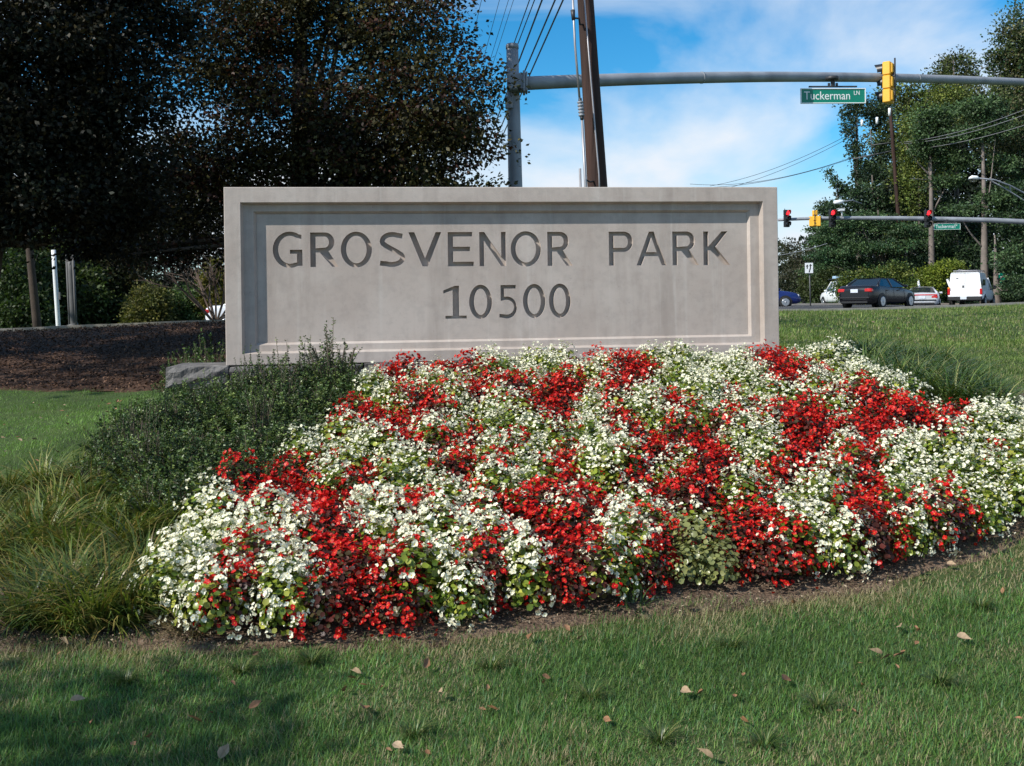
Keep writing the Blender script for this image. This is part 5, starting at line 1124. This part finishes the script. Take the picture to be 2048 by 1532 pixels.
for i, (px, py) in enumerate([(1720, 735), (1760, 722), (1800, 722), (1850, 728), (1790, 745), (1840, 752), (1890, 745), (1930, 762), (1880, 775), (1930, 785), (1960, 790), (1830, 775), (1975, 800), (1905, 805), (1745, 752), (1700, 722), (1600, 712), (1640, 706), (1680, 705)] + [(1695 + k * 11.5, 716 + k * 2.9 + (k % 3) * 16) for k in range(27)] + [(1690 + k * 16, 700 + k * 3.2) for k in range(14)]):
    p = hit(px + rng.normal() * 4, py + 14, 0, 6); o = link('lily_turf', TG[i % 4]); o.location = p; s_ = (.85 + .3 * rng.random()) * (.75 if 15 < i < 19 else 1.3); o.scale = (s_, s_, s_); o.rotation_euler = (rng.normal() * .1, rng.normal() * .1, rng.random() * 6.28)
    tag(o, 'green lily turf clump behind the flowers at the right end of the sign', 'ornamental grass', 'lily turf clumps right of the sign')
for i, (px, py) in enumerate([(350, 1262), (20, 1120), (385, 1275), (0, 1150)]):
    p = hit(px, py); o = link('dead_grass_tuft', DEAD); o.location = p; o.scale = (.75, .75, .6); o.rotation_euler = (0, .2, i * 2.1)
    tag(o, ['straw coloured dead tuft at the left foot of the flowers', 'brown dead tuft at the left edge in the lily turf', 'smaller straw tuft touching the lawn edge by the flowers', 'matted dead tuft on the bare soil at far left'][i], 'dead grass')
for i, (px, py) in enumerate([(250, 1370), (620, 1330), (980, 1340), (1180, 1400), (1460, 1300), (1640, 1420), (1880, 1370), (1960, 1220), (830, 1480), (1320, 1490), (1530, 1500), (480, 1350)]):
    p = hit(px, py); o = link('grass_tuft', TG[i % 4]); o.location = p; o.scale = (.32, .32, .30); o.rotation_euler = (0, 0, i); tag(o, 'coarse darker grass tuft standing a little above the front lawn', 'grass tuft', 'coarse tufts in the front lawn')
# weed at the front edge of the bed
W1 = turf_clump(530, 24, .17, [(.06, .11, .03), (.09, .14, .05)]); p = hit(1270, 1222); o = link('weed', W1); o.location = p; tag(o, 'small feathery green weed at the front edge of the flower bed', 'weed')

# ------------------------------------------------------------------ lawn grass
def grass_zone(n, gen, Lr, wr, seed, segs, cols, dry=True, name='grass', lab=''):
    rng = np.random.default_rng(seed); X, Y = gen(rng, n)
    wob = (fbm(X * 4, Y * 4, 3) - .5) * .22
    inm = in_poly(X, Y, mulch_poly); dm = poly_dist(X, Y, mulch_poly); inb = in_poly(X, Y, bank_poly); db = poly_dist(X, Y, bank_poly)
    keep = ~(inm & (dm > .09 + wob)) & ~(inb & (db > .15 * rng.random(len(X)))); rd = poly_dist(X, Y, [tuple(p) for p in RD], False); keep &= rd > 9.0
    X, Y, dm = X[keep], Y[keep], dm[keep]; n = len(X); Z = H(X, Y); C = tints(n, cols, .22, rng)
    tone = fbm(X * 1.1, Y * 1.1, 21)[:, None]; C = C * (.5 + 1.0 * tone)
    q = fbm(X * 2.2, Y * 2.2, 33) + .22 * rng.normal(size=n) + np.clip(.45 - dm, 0, .45) * .9
    dr = (q > .71)[:, None]; straw = np.array([(.34, .29, .16)]) * (.7 + .6 * rng.random((n, 1)))
    if dry: C = np.where(dr, straw, C)
    tall = .6 + 1.5 * fbm(X * 1.9, Y * 1.9, 44) ** 2 + .25 * (vnoise(X * 14, Y * 14, 5) > .8)
    L_ = (Lr[0] + (Lr[1] - Lr[0]) * rng.random(n) ** 1.5) * tall * np.where(dr[:, 0], .75, 1); az = rng.random(n) * 6.283
    V, f, C = blade_mesh(np.stack([X, Y, Z - .004], 1), az, L_, .25 + 1.0 * rng.random(n), wr[0] + (wr[1] - wr[0]) * rng.random(n), C, segs, .7)
    return tag(link(name, np_mesh(name, V, f, 4, C), None, M_grass), lab, 'grass', kind='stuff')
GC = [(.10, .215, .04), (.13, .245, .05), (.08, .18, .042), (.17, .24, .065), (.09, .195, .075)]
def wedge(d0, d1, u0, u1, pw=1.0):
    def g(rng, n):
        # even in area with extra near the eye
        D = (d0 ** (2 - pw) + (d1 ** (2 - pw) - d0 ** (2 - pw)) * rng.random(n)) ** (1 / (2 - pw)); return (u0 + (u1 - u0) * rng.random(n)) * D, D
    return g
grass_zone(190000, wedge(3.2, 5.4, -.62, .64, .8), (.025, .062), (.0022, .0042), 600, 2, GC, name='front_lawn_grass', lab='short green lawn grass in front of the flower bed')
grass_zone(60000, wedge(5.4, 9.0, .12, .64, .5), (.03, .065), (.003, .0055), 601, 2, GC, name='front_lawn_grass', lab='lawn grass rising at the right front of the flower bed')
GR = [(.13, .20, .04), (.165, .24, .055), (.10, .17, .038), (.22, .26, .08)]
grass_zone(90000, wedge(9.0, 20, .20, .62, 1.3), (.035, .085), (.005, .010), 602, 2, GR, name='upper_lawn_grass', lab='sunlit lawn grass right of the stone sign')
grass_zone(70000, wedge(18, 46, .18, .66, 1.4), (.05, .12), (.012, .026), 603, 1, GR, name='upper_lawn_grass', lab='far lawn grass up to the road')
GL = [(.145, .26, .055), (.175, .29, .065), (.12, .22, .05)]
grass_zone(90000, wedge(6.5, 14.5, -.66, -.22, 1.2), (.02, .045), (.004, .007), 604, 1, GL, False, name='left_lawn_grass', lab='smooth green lawn between lily turf and bank')
# ------------------------------------------------------------------ fallen leaves
M_dry = mat('dry_leaf', (.24, .12, .055), .7, var=.3, scale=30); M_pale = mat('pale_dry_leaf', (.33, .235, .145), .7, var=.25, scale=30)
def dry_leaf(seed, m):
    r = random.Random(seed); n = 10; V = [(0, 0, .004)]; c1, c2 = r.uniform(.15, .5), r.uniform(-.4, .4)
    for k in range(n):
        a = 2 * math.pi * k / n; q = .034 * (1.15 + .25 * math.cos(a) + .18 * r.uniform(-1, 1) * (k % 2)) * (1 if k else 1.3); x, y = q * math.cos(a), q * .72 * math.sin(a); V.append((x, y, .010 + c1 * abs(y) * 1.3 + c2 * x * .5))
    mb = MB().add(V, [(0, k + 1, (k + 1) % n + 1) for k in range(n)]); mb.tube([(.038, 0, .012), (.07, .01, .015)], .0015, 4); me = mb.mesh('fallen_leaf'); me.materials.append(m); return me
LVS = [dry_leaf(i, M_dry if i % 2 else M_pale) for i in range(6)]
spots = [(150, 1407, 0, 'pale curled fallen leaf on the shaded grass near the lower left corner'), (394, 1450, 1, 'orange brown fallen leaf on the lower left grass'), (507, 1418, 3, 'brown and white leaf standing in the grass below the flowers'), (850, 1335, 1, 'upright tan leaf in the grass under the bed front'),
         (715, 1350, 0, 'small pale leaf in the grass below the leftmost red flowers'), (727, 1422, 5, 'tiny brown leaf low in the front grass'), (880, 1392, 2, 'pinkish pale leaf in the middle of the front lawn'), (990, 1425, 3, 'curled tan leaf near the centre of the front lawn'), (445, 1515, 2, 'pale green-white leaf at the bottom edge'),
         (1383, 1218, 4, 'pale round leaf on the bare soil at the bed edge'), (1063, 1278, 5, 'brown leaf at the edge of the bare soil strip'), (1370, 1388, 2, 'pale crumpled leaf in the front grass right of centre'), (1568, 1365, 5, 'small brown leaf left of the leaf group'), (1756, 1312, 0, 'leftmost pale leaf of the three lying together'), (1776, 1320, 3, 'middle small leaf of the three lying together'), (1803, 1315, 1, 'largest golden leaf of the three lying together'),
         (1922, 1280, 2, 'pale tan leaf alone at the right of the front lawn'), (1801, 1258, 4, 'tiny pale yellow leaf above the leaf group'), (1490, 1450, 3, 'reddish leaf sunk in the lower grass'), (1415, 1520, 2, 'pale leaf at the bottom edge right of centre'), (298, 1480, 5, 'dark brown leaf near the bottom left'), (795, 1500, 4, 'faint tan leaf low in the front grass'),
         (1900, 1133, 0, 'grey stone-like curled leaf on the soil at the right bed edge'), (130, 1290, 2, 'grey white leaf on the bare soil at left'), (1660, 661, 0, 'pale leaf on the upper lawn near the sign'), (1798, 659, 1, 'orange leaf on the upper lawn below the black sedan'), (1925, 680, 4, 'pale leaf on the upper lawn at right'), (1615, 682, 2, 'pale leaf low on the upper lawn by the plinth'), (1745, 646, 0, 'tiny pale leaf high on the upper lawn')]
for i, (px, py, v, lab) in enumerate(spots):
    p = hit(px, py, .03 if p.y < 8 else .05); far = p.y > 10; o = link('fallen_leaf', LVS[v]); o.location = p + Vector((0, 0, .035 if not far else .06)); s_ = (.55 + .22 * random.random()) * (1.5 if far else 1); o.scale = (s_, s_, s_)
    o.rotation_euler = (random.uniform(.3, .9), random.uniform(-.4, .4), random.random() * 6.28); tag(o, lab, 'leaf')
rng = np.random.default_rng(77)
for k in range(90):                              # small brown leaves settled in the front grass
    X, Y = wedge(3.6, 6.2, -.45, .5, 1.0)(rng, 1); X, Y = float(X[0]), float(Y[0])
    if in_poly(np.array([X]), np.array([Y]), mulch_poly)[0]: continue
    o = link('fallen_leaf', LVS[(k % 3) * 2 + 1]); o.location = (X, Y, hz(X, Y) + .018 + .015 * rng.random()); s_ = .22 + .25 * rng.random(); o.scale = (s_, s_, s_); o.rotation_euler = (rng.normal() * .5, rng.normal() * .5, rng.random() * 6.28)
    tag(o, 'tiny brown leaf bit settled in the front lawn grass', 'leaf', 'leaf bits in the front lawn')
for k in range(70):                              # litter over the left lawn
    X, Y = wedge(8, 13.6, -.52, -.25, 1.0)(rng, 1); X, Y = float(X[0]), float(Y[0])
    o = link('fallen_leaf', LVS[k % 6]); o.location = (X, Y, hz(X, Y) + .03); s_ = .3 + .35 * rng.random(); o.scale = (s_, s_, s_); o.rotation_euler = (rng.normal() * .3, rng.normal() * .3, rng.random() * 6.28)
    tag(o, 'small pale fallen leaf scattered on the left lawn', 'leaf', 'leaves scattered on the left lawn')
# crumbs of bark and dry litter on the bare soil and the bank, too many to count
def litter(name, n, gen, size, m, seed, poly_, lab):
    rng = np.random.default_rng(seed); X, Y = gen(rng, n); k = in_poly(X, Y, poly_); X, Y = X[k], Y[k]; n = len(X); P = np.stack([X, Y, H(X, Y) + .026 + size * .4], 1)
    T = rand_dirs(n, rng); T[:, 2] *= .35; T = norm(T); B = norm(np.cross(T, np.array([[0, 0, 1.]]) + rng.normal(size=(n, 3)) * .5)); V, f = leaf_quads(P, T, B, size * (.5 + rng.random(n)), size * .5 * (.5 + rng.random(n)), .2)
    C = np.repeat(tints(n, m, .25, rng), 4, 0); return tag(link(name, np_mesh(name, V, f, 4, C), None, M_litter), lab, 'litter', kind='stuff')
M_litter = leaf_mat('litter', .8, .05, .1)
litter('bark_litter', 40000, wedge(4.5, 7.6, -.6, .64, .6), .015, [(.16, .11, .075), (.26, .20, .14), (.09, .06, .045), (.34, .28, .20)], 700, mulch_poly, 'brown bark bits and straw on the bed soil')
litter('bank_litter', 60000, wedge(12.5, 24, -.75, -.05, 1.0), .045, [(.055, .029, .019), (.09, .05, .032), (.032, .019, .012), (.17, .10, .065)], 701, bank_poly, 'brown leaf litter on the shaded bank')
